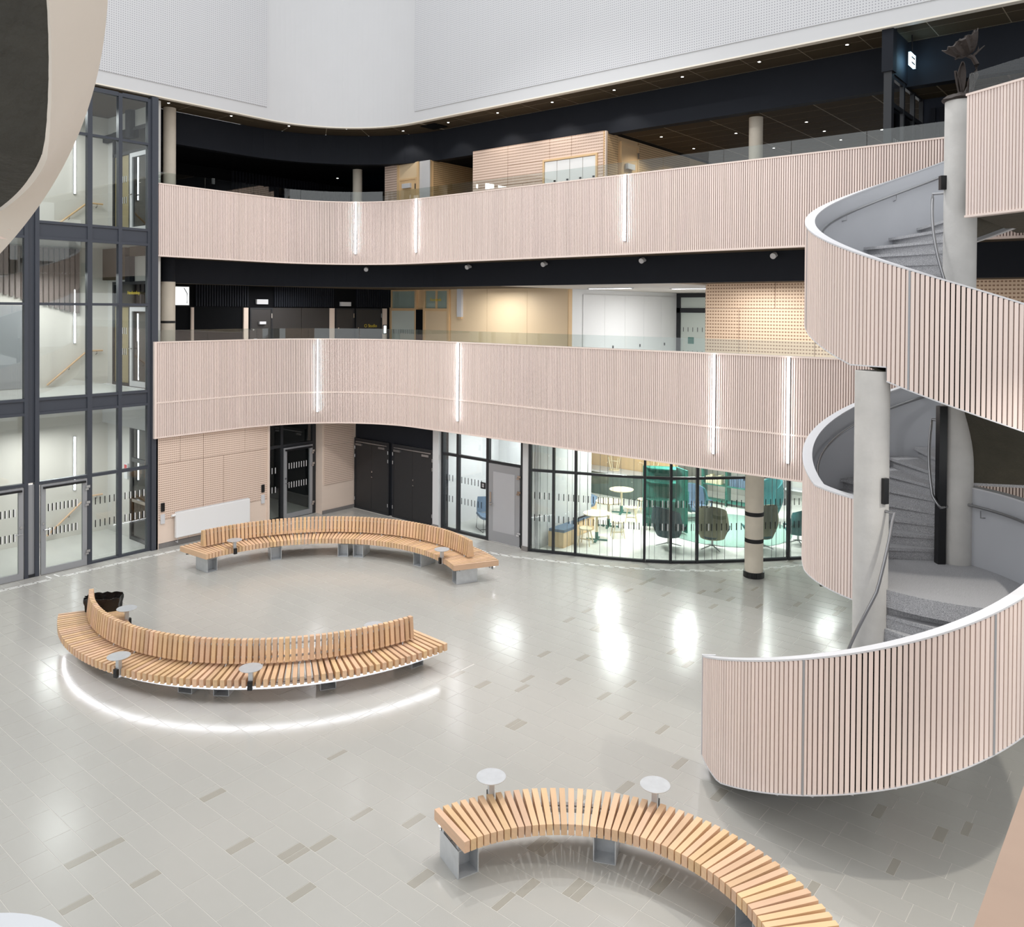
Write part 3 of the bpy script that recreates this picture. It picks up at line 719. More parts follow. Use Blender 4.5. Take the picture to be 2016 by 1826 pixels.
# black double doors on the back wall
wb = struct('wall_back', MB().box(-19.7, 16.2, 0, -15.9, 16.4, 3.0), 'black_paint')
def double_door(n, u0, u1, label):
    r = thing('door_%d' % n, label, None, ((u0 + u1) / 2, 16.15, 0), kind='structure')
    frame_bars('y', 16.2, (u0 - 0.06, u1 + 0.06), (0, 2.14), 0.0, 0.08, 0.06, 'frame_dark', r)
    mid = (u0 + u1) / 2
    for a, b in ((u0, mid - 0.004), (mid + 0.004, u1)):
        pb('y', 16.2, a, b, 0.02, 0.07, 0.01, 2.08).build('door_leaf', mat('door_black', (40, 40, 42), 0.45, noise=(2, 0.06)), r)
    pb('y', 16.2, u0 + 0.02, u1 - 0.02, 0.07, 0.10, 2.02, 2.05).build('closer_rail', 'steel', r)
    for a in (u0 + 0.04, u1 - 0.36): pb('y', 16.2, a, a + 0.28, 0.07, 0.13, 1.93, 1.99).build('closer', 'steel', r)
    for z in (0.3, 1.6, 1.85):
        for u in (u0 - 0.03, u1 + 0.03): MB().tube([(u, 16.11, z - 0.05), (u, 16.11, z + 0.05)], 0.014, 8).build('hinge', 'chrome', r)
    MB().tube([(mid + 0.05, 16.13, 1.05), (mid + 0.05, 16.09, 1.05), (mid + 0.11, 16.08, 1.05)], 0.016, 8).build('handle', 'chrome', r)
    MB().tube([(mid + 0.05, 16.13, 1.2), (mid + 0.05, 16.1, 1.2)], 0.024, 10).build('lock', 'chrome', r)
double_door(4, -19.56, -18.12, 'black double door beside the wood return wall')
double_door(5, -17.85, -16.28, 'black double door beside the white pier')
struct('wall_pier_1', MB().box(-16.14, 16.02, 0, -15.92, 16.35, 3.0), 'white')
struct('wall_pier_2', MB().box(-12.95, 16.04, 0, -12.78, 16.35, 3.0), 'white')
struct('baseboard_pier_1', MB().box(-16.15, 16.0, 0, -15.91, 16.03, 0.12), 'stone_base')
struct('baseboard_pier_2', MB().box(-12.96, 16.02, 0, -12.77, 16.05, 0.12), 'stone_base')
# glazed office front
o3 = thing('window_3', 'black framed glass office front with two tall panes', None, (-14.4, 16.15, 0), kind='structure')
for u0, u1 in ((-15.92, -15.84), (-15.34, -15.26), (-14.26, -14.17), (-13.09, -12.96)): pb('y', 16.18, u0, u1, -0.05, 0.05, 0, 3.0).build('mullion', 'frame_dark', o3)
for u0, u1 in ((-15.84, -15.34), (-15.26, -14.26), (-14.17, -13.09)):
    for z in ((2.06, 2.9) if u0 > -14.2 else (0.0, 2.06, 2.9)): pb('y', 16.18, u0, u1, -0.05, 0.045, z, z + 0.07).build('transom', 'frame_dark', o3)
    for z0, z1 in (((2.13, 2.9),) if u0 > -14.2 else ((0.07, 2.06), (2.13, 2.9))): pb('y', 16.18, u0, u1, 0.0, 0.01, z0, z1).build('pane', 'glass', o3)
    if u0 < -14.2: marks('y', 16.18, u0 + 0.03, u1 - 0.02, 0.012, (1.45, 0.88), o3, white=False, pitch=0.12)
d6 = thing('door_6', 'light grey panel door in the office front', None, (-13.6, 16.15, 0), kind='structure')
pb('y', 16.18, -14.16, -13.11, 0.0, 0.055, 0.02, 2.05).build('door_leaf', 'alu', d6)
pb('y', 16.18, -14.0, -13.27, 0.055, 0.062, 0.3, 1.85).build('door_panel', mat('alu_light', (178, 178, 181), 0.4, noise=(2, 0.03)), d6)
for z in (0.35, 1.4, 1.8):
    h = pb('y', 16.18, -13.17, -13.06, 0.06, 0.085, z, z + 0.05); pb('y', 16.18, -13.2, -13.1, 0.06, 0.08, z - 0.05, z - 0.015, h); h.build('hinge', 'chrome', d6)
pb('y', 16.18, -14.12, -14.06, 0.055, 0.07, 0.95, 1.3).build('lock_plate', 'chrome', d6)
MB().tube([(-14.09, 16.12, 1.02), (-14.09, 16.06, 1.02), (-13.95, 16.06, 1.02)], 0.012, 8).build('handle', 'chrome', d6)
struct('wall_office_back', MB().box(-16.0, 18.6, 0, -12.7, 18.75, 3.0), 'white')
struct('wall_office_left', MB().box(-16.1, 16.4, 0, -15.95, 18.6, 3.0), 'white')
struct('wall_office_right', MB().box(-12.86, 16.4, 0, -12.72, 18.6, 3.0), 'white')
struct('floor_office', MB().box(-16.0, 16.24, -0.1, -12.8, 18.6, 0.006), mat('office_floor', (176, 176, 172), 0.5, noise=(30, 0.05)))
sg = thing('room_sign', 'small dark square room sign on the office glass', 'sign', (-14.38, 16.1, 1.3))
pb('y', 16.18, -14.47, -14.3, 0.012, 0.03, 1.33, 1.5).build('plate', 'mark_black', sg)
for z in (1.385, 1.42, 1.455): pb('y', 16.18, -14.42, -14.35, 0.03, 0.033, z - 0.008, z + 0.008).build('print_bar', 'mark_white', sg)
def wire_chair(label, x, y, rz):
    r = thing('lounge_chair', label, 'chair', (x, y, 0), rz, 'office chairs')
    def seat(u, v): return (-0.28 + 0.56 * u, -0.28 + 0.56 * v, 0.40 + 0.05 * (2 * u - 1) ** 2 - 0.03 * math.cos((v - 0.3) * 3))
    MB().grid(seat, 8, 8, -0.06).build('seat', 'blue_fabric', r, smooth=True, local=True)
    def back(u, v): return ((-0.27 + 0.54 * u) * (1 - 0.25 * v * v), 0.30 + 0.14 * v - 0.06 * math.sin(u * PI), 0.44 + 0.40 * v)
    MB().grid(back, 8, 6, -0.05).build('backrest', 'blue_fabric', r, smooth=True, local=True)
    for s in (-1, 1):
        MB().tube([(s * 0.24, -0.22, 0.38), (s * 0.28, -0.30, 0.012), (s * 0.28, 0.32, 0.012), (s * 0.25, 0.28, 0.46)], 0.009, 6).build('leg_loop', 'black_plastic', r, local=True)
    MB().tube([(-0.28, 0.0, 0.012), (0.28, 0.0, 0.012)], 0.009, 6).build('crossbar', 'black_plastic', r, local=True)
    return r
wire_chair('blue fabric chair on black wire base in the glass office', -14.85, 16.95, rad(60))
wire_chair('second blue chair half hidden behind the grey office door', -14.15, 18.0, rad(-60))
rr = thing('radiator', 'white ribbed radiator inside the glass office', 'radiator', (-15.2, 18.5, 0.2))
for i in range(12): MB().box(-15.9 + i * 0.085, 18.5, 0.22, -15.83 + i * 0.085, 18.57, 0.85).build('fin', 'cap', rr)
MB().box(-15.9, 18.52, 0.3, -14.88, 18.55, 0.78).build('core', 'cap', rr)
cd = thing('cable_conduit', 'white cable pipe running down the office wall', 'pipe', (-14.6, 18.58, 1.0))
MB().tube([(-14.6, 18.58, 0.5), (-14.6, 18.58, 2.95)], 0.015, 8).build('pipe', 'cap', cd)
for z in (0.9, 1.5, 2.1): MB().tube([(-14.6, 18.58, z), (-14.6, 18.58, z + 0.04)], 0.024, 8).build('clip', 'cap', cd)

# ------------------------------------------------------------------ curved glass lounge
lf = [(x, y) for x, y in GLASS] + [(-5.6, 26), (-17, 26), (-17, 18.76), (-12.82, 18.76)]
struct('floor_lounge', MB().prism(lf, -0.1, 0.005), mat('lounge_floor', (226, 226, 220), 0.35, noise=(2, 0.02)))
struct('wall_lounge_back', MB().box(-17.2, 25.5, 0, -3, 25.7, 3.0), mat('lounge_wall', (206, 206, 200), 0.7))
struct('wall_lounge_left', MB().box(-17.2, 18.7, 0, -17.0, 25.6, 3.0), 'birch')
struct('wall_lounge_wood', MB().box(-17.0, 23.3, 0.0, -12.6, 23.5, 3.0), 'birch')
g4 = thing('window_4', 'curved black framed glass wall of the lounge', None, (-10.1, 17.2, 0), kind='structure')
def gl(x0, x1, d=0.0):
    xs = [x0] + [p[0] for p in GLASS if x0 + 0.03 < p[0] < x1 - 0.03] + [x1]; out = []
    for x in xs:
        y = glass_y(x); s = (glass_y(min(x + 0.05, -5.7)) - glass_y(x - 0.05)) / 0.1; a = math.atan(s)
        out.append((x - d * math.sin(a), y + d * math.cos(a)))
    return out
mx = [-12.78, -12.2, -11.68, -10.12, -9.6, -9.12, -7.55, -5.8]
for i, x in enumerate(mx):
    a = math.atan((glass_y(min(x + 0.1, -5.65)) - glass_y(x - 0.1)) / 0.2)
    MB().obox((x, glass_y(x)), 0.03 if i else 0.05, 0.05, 0, 3.0, a).build('mullion', 'frame_dark', g4)
for x0, x1 in zip(mx, mx[1:]):
    for z, h in ((0.0, 0.06), (2.02, 0.06), (2.88, 0.08)):
        MB().strip(gl(x0 + 0.03, x1 - 0.03, -0.04), gl(x0 + 0.03, x1 - 0.03, 0.04), z, z + h).build('transom', 'frame_dark', g4)
    for z0, z1 in ((0.06, 2.02), (2.08, 2.88)):
        MB().strip(gl(x0 + 0.03, x1 - 0.03, -0.004), gl(x0 + 0.03, x1 - 0.03, 0.004), z0, z1).build('pane', 'glass_green', g4)
mk, mkw = MB(), MB()
for i, (x, y, a) in enumerate(walk(gl(-12.7, -5.9, -0.008), 0.125, 0.05)):
    for z in (1.42, 0.86):
        mk.obox((x, y), 0.010, 0.001, z - 0.085, z + 0.085, a)
        if i % 3 and x < -8.9: mkw.obox((x + 0.055 * math.cos(a), y + 0.055 * math.sin(a)), 0.010, 0.001, z - 0.085, z + 0.085, a)
mk.build('safety_mark', 'mark_black', g4, kind='stuff'); mkw.build('safety_mark_white', 'mark_white', g4, kind='stuff')
ws = MB(); pa, pc = [], []
for i, (x, y, a) in enumerate(walk(gl(-12.6, -6.0, 0.16), 0.03)):
    o = 0.035 * math.sin(i * 0.62) + 0.02 * math.sin(i * 0.21)
    pa.append((x - o * math.sin(a), y + o * math.cos(a))); pc.append((x - (o + 0.004) * math.sin(a), y + (o + 0.004) * math.cos(a)))
ws.strip(pa, pc, 0.01, 2.85)
cu = thing('strip_curtain', 'clear rippled strip curtain hanging behind the curved glass', 'curtain', (-10, 17.4, 0))
ws.build('sheet', glass_mat('glass_ripple', (250, 252, 251), 0.02, refl=0.7), cu)
se = MB()
for i, (x, y, a) in enumerate(walk(gl(-12.55, -6.1, 0.10), 0.17)):
    if i % 5 == 3: continue
    se.obox((x + 0.03 * math.sin(i * 2.1), y), 0.0035, 0.006, 0.02, 2.85, a)
se.build('strip_edge', mat('strip_edge', (70, 78, 80), 0.3), cu, kind='stuff')

def round_table(label, x, y, r=0.36, z=0.72, foot='green_board'):
    t = thing('round_table', label, 'table', (x, y, 0), 0, 'round lounge tables')
    MB().lathe([(0.001, z - 0.03), (r - 0.01, z - 0.03), (r, z - 0.015), (r, z), (0.001, z)], (x, y), 28).build('table_top', 'light_wood', t)
    MB().cyl((x, y), 0.035, 0.22, z - 0.03, 12).build('post', 'light_wood', t)
    MB().cyl((x, y), 0.045, 0.03, 0.22, 12).build('post_foot', foot, t)
    MB().obox((x, y), 0.28, 0.03, 0.006, 0.035, 0.4).obox((x, y), 0.03, 0.28, 0.006, 0.035, 0.4).build('base', foot, t)
def stool(label, x, y, z=0.45, rz=0.3, up=0.0, flip=False):
    t = thing('stool', label, 'stool', (x, y, up), rz, 'wooden stools')
    zz = (lambda q: z - q) if flip else (lambda q: q)
    a, b = sorted((zz(z - 0.035), zz(z)))
    MB().lathe([(0.001, a), (0.17, a), (0.18, (a + b) / 2), (0.17, b), (0.001, b)], (0, 0), 22).build('seat', 'light_wood', t, local=True)
    for sx in (-1, 1):
        for sy in (-1, 1):
            MB().tube([(sx * 0.09, sy * 0.09, zz(z - 0.03)), (sx * 0.16, sy * 0.16, zz(0.006))], [0.017, 0.013], 8).build('leg', 'light_wood', t, local=True)
    MB().box(-0.14, -0.012, min(zz(0.13), zz(0.16)), 0.14, 0.012, max(zz(0.13), zz(0.16))).build('stretcher', 'light_wood', t, local=True)
round_table('round birch table nearest the curved glass wall', -12.04, 18.05)
round_table('round birch table in the middle of the lounge seating', -12.55, 19.4)
round_table('round birch table farthest back near the green bench', -13.1, 20.95)
stool('wooden stool closest to the glass wall and blue banquette', -12.02, 17.5)
stool('wooden stool behind the nearest round table', -11.75, 18.62, rz=0.8)
stool('wooden stool left of the middle round table', -12.95, 19.1, rz=1.2)
stool('wooden stool right of the farthest round table', -12.55, 21.3, rz=0.1)
stool('wooden stool between the middle and farthest tables', -12.3, 20.2, rz=0.5)
stool('wooden stool turned upside down on the rear shelf, left one', -14.6, 22.9, up=0.80, flip=True)
stool('wooden stool turned upside down on the rear shelf, right one', -13.2, 22.9, up=0.80, rz=1.0, flip=True)
rs = thing('rear_counter', 'long dark green counter against the wood wall of the lounge', 'counter', (-14, 22.9, 0))
MB().box(-16, 22.55, 0.74, -12.4, 23.25, 0.80).build('counter_top', 'cap', rs); MB().box(-16, 22.6, 0, -12.5, 22.7, 0.74).build('front_panel', mat('green_dark', (72, 92, 84), 0.7), rs)
MB().box(-16, 23.1, 0, -12.5, 23.2, 0.74).build('rear_panel', 'green_dark', rs)
bq = thing('banquette', 'wavy birch banquette with blue cushion beside the office', 'bench', (-13, 18.5, 0))
bp = [(-12.66, 16.75), (-12.25, 16.85), (-12.28, 17.4), (-12.62, 17.95), (-12.66, 18.5), (-13.2, 19.0), (-13.3, 19.8), (-13.75, 20.6), (-14.6, 21.0), (-15.6, 21.1), (-15.6, 18.85), (-12.66, 18.85)]
MB().prism(bp, 0.006, 0.40).build('base', 'birch', bq); MB().prism([(x + (0.02 if x > -15 else 0), y) for x, y in bp], 0.40, 0.47).build('cushion', 'blue_fabric', bq)
MB().prism([(-13.6, 18.9), (-13.7, 19.7), (-14.2, 20.3), (-15.6, 20.5), (-15.6, 18.9)], 0.47, 0.92).build('raised_back', 'blue_fabric', bq)
rg = thing('rug', 'large round sage green rug on the lounge floor', 'rug', (-9.9, 21.3, 0)); MB().cyl((-9.9, 21.3), 1.75, 0.005, 0.018, 48).build('pile', 'rug', rg)
def egg_chair(label, x, y, rz, back='teal_dark', side='teal', inner='cream', tall=1.0):
    t = thing('lounge_chair', label, 'chair', (x, y, 0), rz, 'swivel lounge chairs')
    def shell(u, v):
        a = rad(-105 + 210 * u); w = 0.38 * (1 - 0.30 * max(0, v - 0.4) ** 1.2) * (0.80 + 0.35 * math.sin(min(1, v * 1.6) * PI / 2))
        k = 0.62 + 0.38 * math.cos(a / 1.25)
        return (w * math.sin(a), w * math.cos(a) * 0.95 + 0.08 * v, 0.30 + (0.30 + 0.62 * tall * k) * v)
    MB().grid(shell, 18, 10, 0.035).build('shell', back, t, smooth=True, local=True)
    def lining(u, v):
        p = shell(0.1 + 0.8 * u, 0.08 + 0.9 * v); return (p[0] * 0.88, p[1] * 0.86 - 0.01, p[2])
    MB().grid(lining, 14, 8, -0.03).build('lining', inner, t, smooth=True, local=True)
    MB().lathe([(0.001, 0.30), (0.30, 0.32), (0.33, 0.38), (0.30, 0.44), (0.001, 0.45)], (0, 0), 22).build('seat_cushion', side, t, smooth=True, local=True)
    MB().cyl((0, 0), 0.03, 0.08, 0.32, 10).build('swivel_post', 'steel', t, local=True)
    MB().tube([(0.26 * math.cos(q), 0.26 * math.sin(q), 0.30 - 0.08 * abs(math.cos(q)) * 0) for q in [i * PI / 8 for i in range(9)]], 0.012, 6).build('under_ring', 'steel', t, local=True)
    for i in range(4):
        a = PI / 4 + i * PI / 2
        MB().tube([(0.02 * math.cos(a), 0.02 * math.sin(a), 0.11), (0.33 * math.cos(a), 0.33 * math.sin(a), 0.035)], [0.018, 0.012], 8).build('leg', 'steel', t, local=True)
    for s in (-1, 1):
        MB().tube([(s * 0.30, 0.12, 0.40), (s * 0.42, 0.0, 0.56), (s * 0.40, -0.22, 0.58), (s * 0.28, -0.26, 0.42)], 0.02, 8).build('armrest', side, t, local=True)
def face(x, y, tx=-9.9, ty=21.3): return math.atan2(ty - y, tx - x) + PI / 2
for lab, x, y, b, s, tl in (('dark teal lounge chair seen from behind at the green screen', -10.3, 18.75, 'teal_dark', 'teal_dark', 0.8), ('lounge chair with olive and teal back left of the round column', -9.35, 19.3, 'olive', 'teal_dark', 0.95), ('olive and cream lounge chair hidden partly by the round column', -8.45, 20.2, 'olive', 'teal', 1.0), ('teal lounge chair turned sideways at the right end of the glass', -7.85, 21.2, 'teal', 'teal', 0.7), ('blue teal lounge chair on the far left of the rug', -10.95, 21.6, 'teal', 'blue_fabric', 0.7), ('tall blue teal lounge chair behind the rug', -9.3, 22.7, 'teal', 'teal', 1.1)):
    egg_chair(lab, x, y, face(x, y), b, s, 'cream' if 'cream' in lab or 'olive' in lab else s, tl)
bs = thing('booth_screen', 'tall green shelving screen standing in the lounge', 'shelf', (-11.2, 20.1, 0))
for (x0, y0, x1, y1) in ((-11.75, 19.9, -10.95, 20.35), (-10.95, 20.35, -10.45, 20.05)):
    a = math.atan2(y1 - y0, x1 - x0); L = math.hypot(x1 - x0, y1 - y0)
    MB().obox(((x0 + x1) / 2, (y0 + y1) / 2), L / 2, 0.02, 0.06, 1.75, a).build('panel', 'green_board', bs)
for z in (0.35, 0.85, 1.35, 1.72): MB().prism([(-11.75, 19.9), (-11.35, 19.7), (-10.75, 19.95), (-10.95, 20.35)], z, z + 0.03).build('shelf_board', 'green_board', bs)
sh = thing('bookshelf', 'open teal bookshelf at the back of the lounge', 'shelf', (-11.2, 24.0, 0))
for x in (-11.9, -11.1, -10.3): MB().box(x - 0.02, 23.8, 0, x + 0.02, 24.15, 2.1).build('upright', 'green_board', sh)
for z in (0.1, 0.6, 1.1, 1.6, 2.05): MB().box(-11.9, 23.8, z, -10.3, 24.15, z + 0.03).build('shelf_board', 'green_board', sh)
for i, (x, z, n, c) in enumerate(((-11.8, 0.63, 7, 'cream'), (-11.0, 0.63, 8, 'blue_fabric'), (-11.75, 1.13, 6, 'cream'), (-10.95, 1.13, 7, 'plain_wood'), (-10.95, 1.63, 5, 'cream'))):
    for j in range(n):
        h = 0.22 + 0.08 * random.random()
        o = MB().box(x + j * 0.075, 23.86, z, x + j * 0.075 + 0.06, 24.05, z + h)
        o.build('book', c, None, label='%s book in the %s bay of the teal lounge bookshelf, %s shelf' % ({'cream': 'cream', 'blue_fabric': 'blue', 'plain_wood': 'pale brown'}[c], 'left' if x < -11.2 else 'right', {0.63: 'second lowest', 1.13: 'middle', 1.63: 'upper'}[z]), cat='book', group='books on the teal bookshelf, row %d' % (i + 1))
st = thing('wall_shelf_unit', 'long pale shelf unit along the far lounge wall', 'shelf', (-7, 25.3, 0))
for z in (0.5, 1.1, 1.7): MB().box(-9.8, 25.1, z, -4, 25.48, z + 0.05).build('shelf_board', 'cap', st)
for i in range(6): MB().box(-9.8 + i * 1.15, 25.1, 0, -9.75 + i * 1.15, 25.48, 1.75).build('upright', 'alu', st)
# ------------------------------------------------------------------ columns
def column(label, x, y, r, z0, z1, m='concrete_warm', bands=(), foot=False):
    t = thing('concrete_column', label, 'column', (x, y, z0))
    MB().cyl((x, y), r, z0, z1, 36).build('shaft', m, t, smooth=True)
    for a, b in bands: MB().lathe([(r, a), (r + 0.006, a), (r + 0.006, b), (r, b)], (x, y), 36).build('black_band', 'mark_black', t, smooth=True)
    if foot:
        for i in range(14):
            a0, a1 = 2 * PI * i / 14 + 0.012, 2 * PI * (i + 1) / 14 - 0.012
            q = [(x + (r + 0.03) * math.cos(a0 + (a1 - a0) * k / 3), y + (r + 0.03) * math.sin(a0 + (a1 - a0) * k / 3)) for k in range(4)]
            q2 = [(x + r * 0.98 * math.cos(a0 + (a1 - a0) * k / 3), y + r * 0.98 * math.sin(a0 + (a1 - a0) * k / 3)) for k in range(4)]
            MB().strip(q2, q, 0, 0.13).build('foot_tile', 'black_plastic', t)
    return t
column('round concrete column with two black bands outside the curved glass', -7.67, 17.97, 0.205, 0, 2.95, bands=((0.80, 0.89), (1.41, 1.50)), foot=True)
column('slim pale column on the upper gallery below the tiled ceiling', -7.74, 18.0, 0.155, 8.0, 10.6)
column('pale column at the left end of the upper gallery', -21.0, 10.95, 0.16, 8.0, 11.38)
column('pale column with black band at the left end of the lower gallery', -21.0, 10.92, 0.18, 4.0, 6.76, bands=((5.66, 5.72),))
column('short pale column behind the curve of the upper gallery', -20.6, 17.0, 0.15, 8.0, 10.52)
MB().cyl((-21.0, 10.92), 0.175, 6.74, 7.4, 24).build('column_neck', 'black_paint', None, label='black painted column top above the lower left gallery', cat='column', smooth=True)

# ------------------------------------------------------------------ lower gallery, rear wall
wf = struct('wall_first_left', MB().box(-24.2, 9.9, 4.0, -24.0, 21.6, 6.8), 'black_flat')
bl = MB()
for u0, u1 in ((13.35, 15.25), (16.2, 18.75), (19.75, 21.5)):
    n = int((u1 - u0) / 0.09)
    for i in range(n): pb('x', -24.0, u0 + i * 0.09, u0 + i * 0.09 + 0.05, 0.0, 0.07, 6.12, 6.8, bl)
bl.build('black_slat', 'black_paint', wf, kind='stuff')
for u0, u1 in ((13.2, 13.29), (15.03, 15.2), (18.53, 18.73), (21.01, 21.24)): pb('x', -24.0, u0, u1, 0.0, 0.06, 4.0, 6.08).build('pilaster', 'plain_wood', wf)
for u0, u1 in ((16.15, 17.3), (17.32, 18.5)): pb('x', -24.0, u0, u1, 0.0, 0.03, 4.0, 6.08).build('wall_panel', mat('char_panel', (50, 47, 46), 0.5), wf)
def plain_door(n, pl, pos, u0, u1, z0, z1, m, label, hinge='hi', fm='frame_dark'):
    r = thing('door_%d' % n, label, None, pp(pl, pos, (u0 + u1) / 2, 0, z0), kind='structure')
    frame_bars(pl, pos, (u0, u1), (z0 - 0.04, z1), 0.0, 0.07, 0.05, fm, r)
    pb(pl, pos, u0 + 0.05, u1 - 0.05, 0.01, 0.05, z0, z1 - 0.05).build('door_leaf', m, r)
    s = u0 + 0.13 if hinge == 'hi' else u1 - 0.13
    MB().tube([pp(pl, pos, s, 0.05, z0 + 1.05), pp(pl, pos, s, 0.1, z0 + 1.05), pp(pl, pos, s + (0.1 if hinge == 'hi' else -0.1), 0.1, z0 + 1.05)], 0.013, 8).build('handle', 'chrome', r)
    MB().tube([pp(pl, pos, s, 0.05, z0 + 1.35), pp(pl, pos, s, 0.065, z0 + 1.35)], 0.03, 10).build('lock', 'chrome', r)
    q = u1 - 0.04 if hinge == 'hi' else u0 + 0.04
    for z in (z0 + 0.3, z1 - 0.35): pb(pl, pos, q - 0.02, q + 0.02, 0.05, 0.085, z, z + 0.16).build('hinge', 'chrome', r)
    return r
plain_door(7, 'x', -24.0, 15.26, 16.12, 4.0, 6.08, 'char_panel', 'black door with white notice on the lower gallery')
plain_door(8, 'x', -24.0, 18.78, 19.64, 4.0, 6.08, 'char_panel', 'plain black door left of the studio door')
ds = plain_door(9, 'x', -24.0, 19.7, 20.98, 4.0, 6.08, 'char_panel', 'black studio door with yellow lettering')
text('sign_text', 'O Studio', 0.17, (-23.935, 20.42, 5.42), (PI / 2, 0, PI / 2), MATS['yellow_text'], ds)
for lab, pl, pos, u0, u1, z0, z1 in (('white sign box above the left black gallery door', 'x', -24.0, 15.5, 15.93, 6.2, 6.36), ('white sign box above the right black gallery door', 'x', -24.0, 19.0, 19.46, 6.16, 6.31), ('small white notice on the left black gallery door', 'x', -23.95, 15.58, 15.82, 5.53, 5.62)):
    r = thing('wall_sign', lab, 'sign', pp(pl, pos, (u0 + u1) / 2, 0.05, z0)); pb(pl, pos, u0, u1, 0.0, 0.09, z0, z1).build('plate', 'cap', r)
    pb(pl, pos, u0 + 0.04, u1 - 0.04, 0.09, 0.092, z0 + 0.03, z1 - 0.03).build('print_area', 'white', r)
r = thing('lit_poster', 'bright backlit poster beside the lower left column', 'poster', (-24.0, 12.95, 6.1)); pb('x', -24.0, 12.62, 13.15, 0.0, 0.06, 6.12, 6.74).build('case', 'frame_dark', r); pb('x', -24.0, 12.65, 13.12, 0.06, 0.065, 6.15, 6.71).build('print', 'screen', r)
MB().tube([(-23.93, 12.95, 6.68), (-23.93, 13.06, 6.5), (-23.93, 13.05, 6.2)], 0.012, 6).build('drawn_line', 'mark_black', r)
tb = thing('door_tablet', 'small wall tablet right of the studio door', 'screen', (-23.94, 21.15, 5.2)); pb('x', -23.94, 21.03, 21.2, 0.0, 0.03, 5.1, 5.45).build('case', 'mark_black', tb); pb('x', -23.94, 21.05, 21.18, 0.03, 0.033, 5.13, 5.42).build('screen', 'screen', tb)
# wood wall to the right of the corner
YB = 21.5
wr = struct('wall_first_back', MB().box(-24.2, YB, 4.0, -15.5, YB + 0.2, 6.9), 'birch')
for u0, u1 in ((-20.75, -19.0), (-18.99, -17.2), (-17.19, -15.52)): pb('y', YB, u0, u1, 0.0, 0.02, 4.0, 6.85).build('wall_panel', mat('beige_panel', (228, 204, 168), 0.55, noise=(1, 0.02)), wr)
def wood_window(n, u0, u1, lower, label):
    r = thing('window_%d' % n, label, None, ((u0 + u1) / 2, YB, 4.0), kind='structure')
    frame_bars('y', YB, (u0, u1), (4.0, 6.85), 0.0, 0.08, 0.1, 'birch', r)
    pb('y', YB, u0 + 0.1, u1 - 0.1, 0.0, 0.08, 6.0, 6.1).build('frame_bar', 'birch', r)
    pb('y', YB, u0 + 0.1, u1 - 0.1, 0.005, 0.01, 6.1, 6.75).build('backing', mat('frost', (206, 214, 206), 0.3), r)
    pb('y', YB, u0 + 0.1, u1 - 0.1, 0.035, 0.045, 6.1, 6.75).build('pane', 'glass', r)
    pb('y', YB, u0 + 0.1, u1 - 0.1, 0.01, 0.05, 4.1, 6.0).build('lower_leaf', lower, r)
    return r
w5 = wood_window(5, -24.0, -22.5, 'frost', 'wood framed glass door at the gallery corner'); marks('y', YB, -23.85, -22.65, 0.052, (5.2,), w5, pitch=0.1)
w6 = wood_window(6, -22.15, -20.8, 'beige_panel', 'wood framed door with glass light and yellow lettering')
pb('y', YB, -21.5, -21.42, 0.03, 0.07, 6.1, 6.75).build('frame_bar', 'birch', w6)
text('sign_text', 'Keramik', 0.17, (-21.48, YB - 0.075, 6.42), (PI / 2, 0, 0), MATS['yellow_text'], w6)
pb('y', YB, -22.5, -22.15, 0.0, 0.1, 4.0, 6.05).build('dark_post', 'black_flat', wr)
wlamp = thing('wall_lamp', 'tall flat white wall lamp on the beige gallery wall', 'lamp', (-20.25, YB, 5.7)); pb('y', YB, -20.36, -20.14, 0.0, 0.12, 5.8, 6.8).build('shade', 'cap', wlamp); pb('y', YB, -20.34, -20.16, 0.0, 0.1, 5.73, 5.8).build('holder', 'birch', wlamp)
# bright recess with white wall, black framed door at its end
struct('wall_recess_left', MB().box(-15.7, YB + 0.21, 4.0, -15.505, 28.9, 6.9), 'curtain_white')
wc = thing('whiteboard', 'large white magnetic board covering the recess wall', 'board', (-15.48, 25.5, 4.2))
for i in range(5): pb('x', -15.5, 22.3 + i * 1.3, 23.59 + i * 1.3, 0.003, 0.02, 4.15, 6.6).build('board_panel', 'curtain_white', wc)
for i in range(4): MB().tube([(-15.46, 22.3 + i * 1.8, 4.75), (-15.46, 22.3 + i * 1.8, 4.85)], 0.025, 8).build('hook', 'mark_black', wc)
struct('wall_recess_end', MB().box(-15.7, 28.8, 4.0, -9.7, 29.0, 6.9), 'white')
struct('ceiling_recess', MB().box(-15.5, 17.6, 6.76, -9.9, 30.2, 6.80), mat('recess_ceiling', (196, 190, 180), 0.7))
for i, (x, y) in enumerate(((-13.6, 21.0), (-11.4, 22.2))):
    r = thing('ceiling_lamp', ('long flush ceiling lamp over the bright recess, left one', 'long flush ceiling lamp over the bright recess, right one')[i], 'lamp', (x, y, 6.74), 0, 'recess ceiling lamps')
    MB().box(x - 0.75, y - 0.14, 6.735, x + 0.75, y + 0.14, 6.76).build('housing', 'cap', r); MB().box(x - 0.7, y - 0.1, 6.73, x + 0.7, y + 0.1, 6.735).build('diffuser', 'led_soft', r)
d10 = thing('door_10', 'black framed glass door at the end of the recess', None, (-14.8, 28.7, 4.0), kind='structure')
YD = 28.75
frame_bars('y', YD, (-15.48, -14.0), (4.0, 6.75), 0.0, 0.1, 0.16, 'frame_dark', d10)
pb('y', YD, -15.48, -14.0, 0.0, 0.1, 6.0, 6.18).build('frame_bar', 'frame_dark', d10)
for z0, z1 in ((4.1, 6.0), (6.18, 6.6)): pb('y', YD, -15.32, -14.16, 0.02, 0.04, z0, z1).build('pane', 'frost', d10)
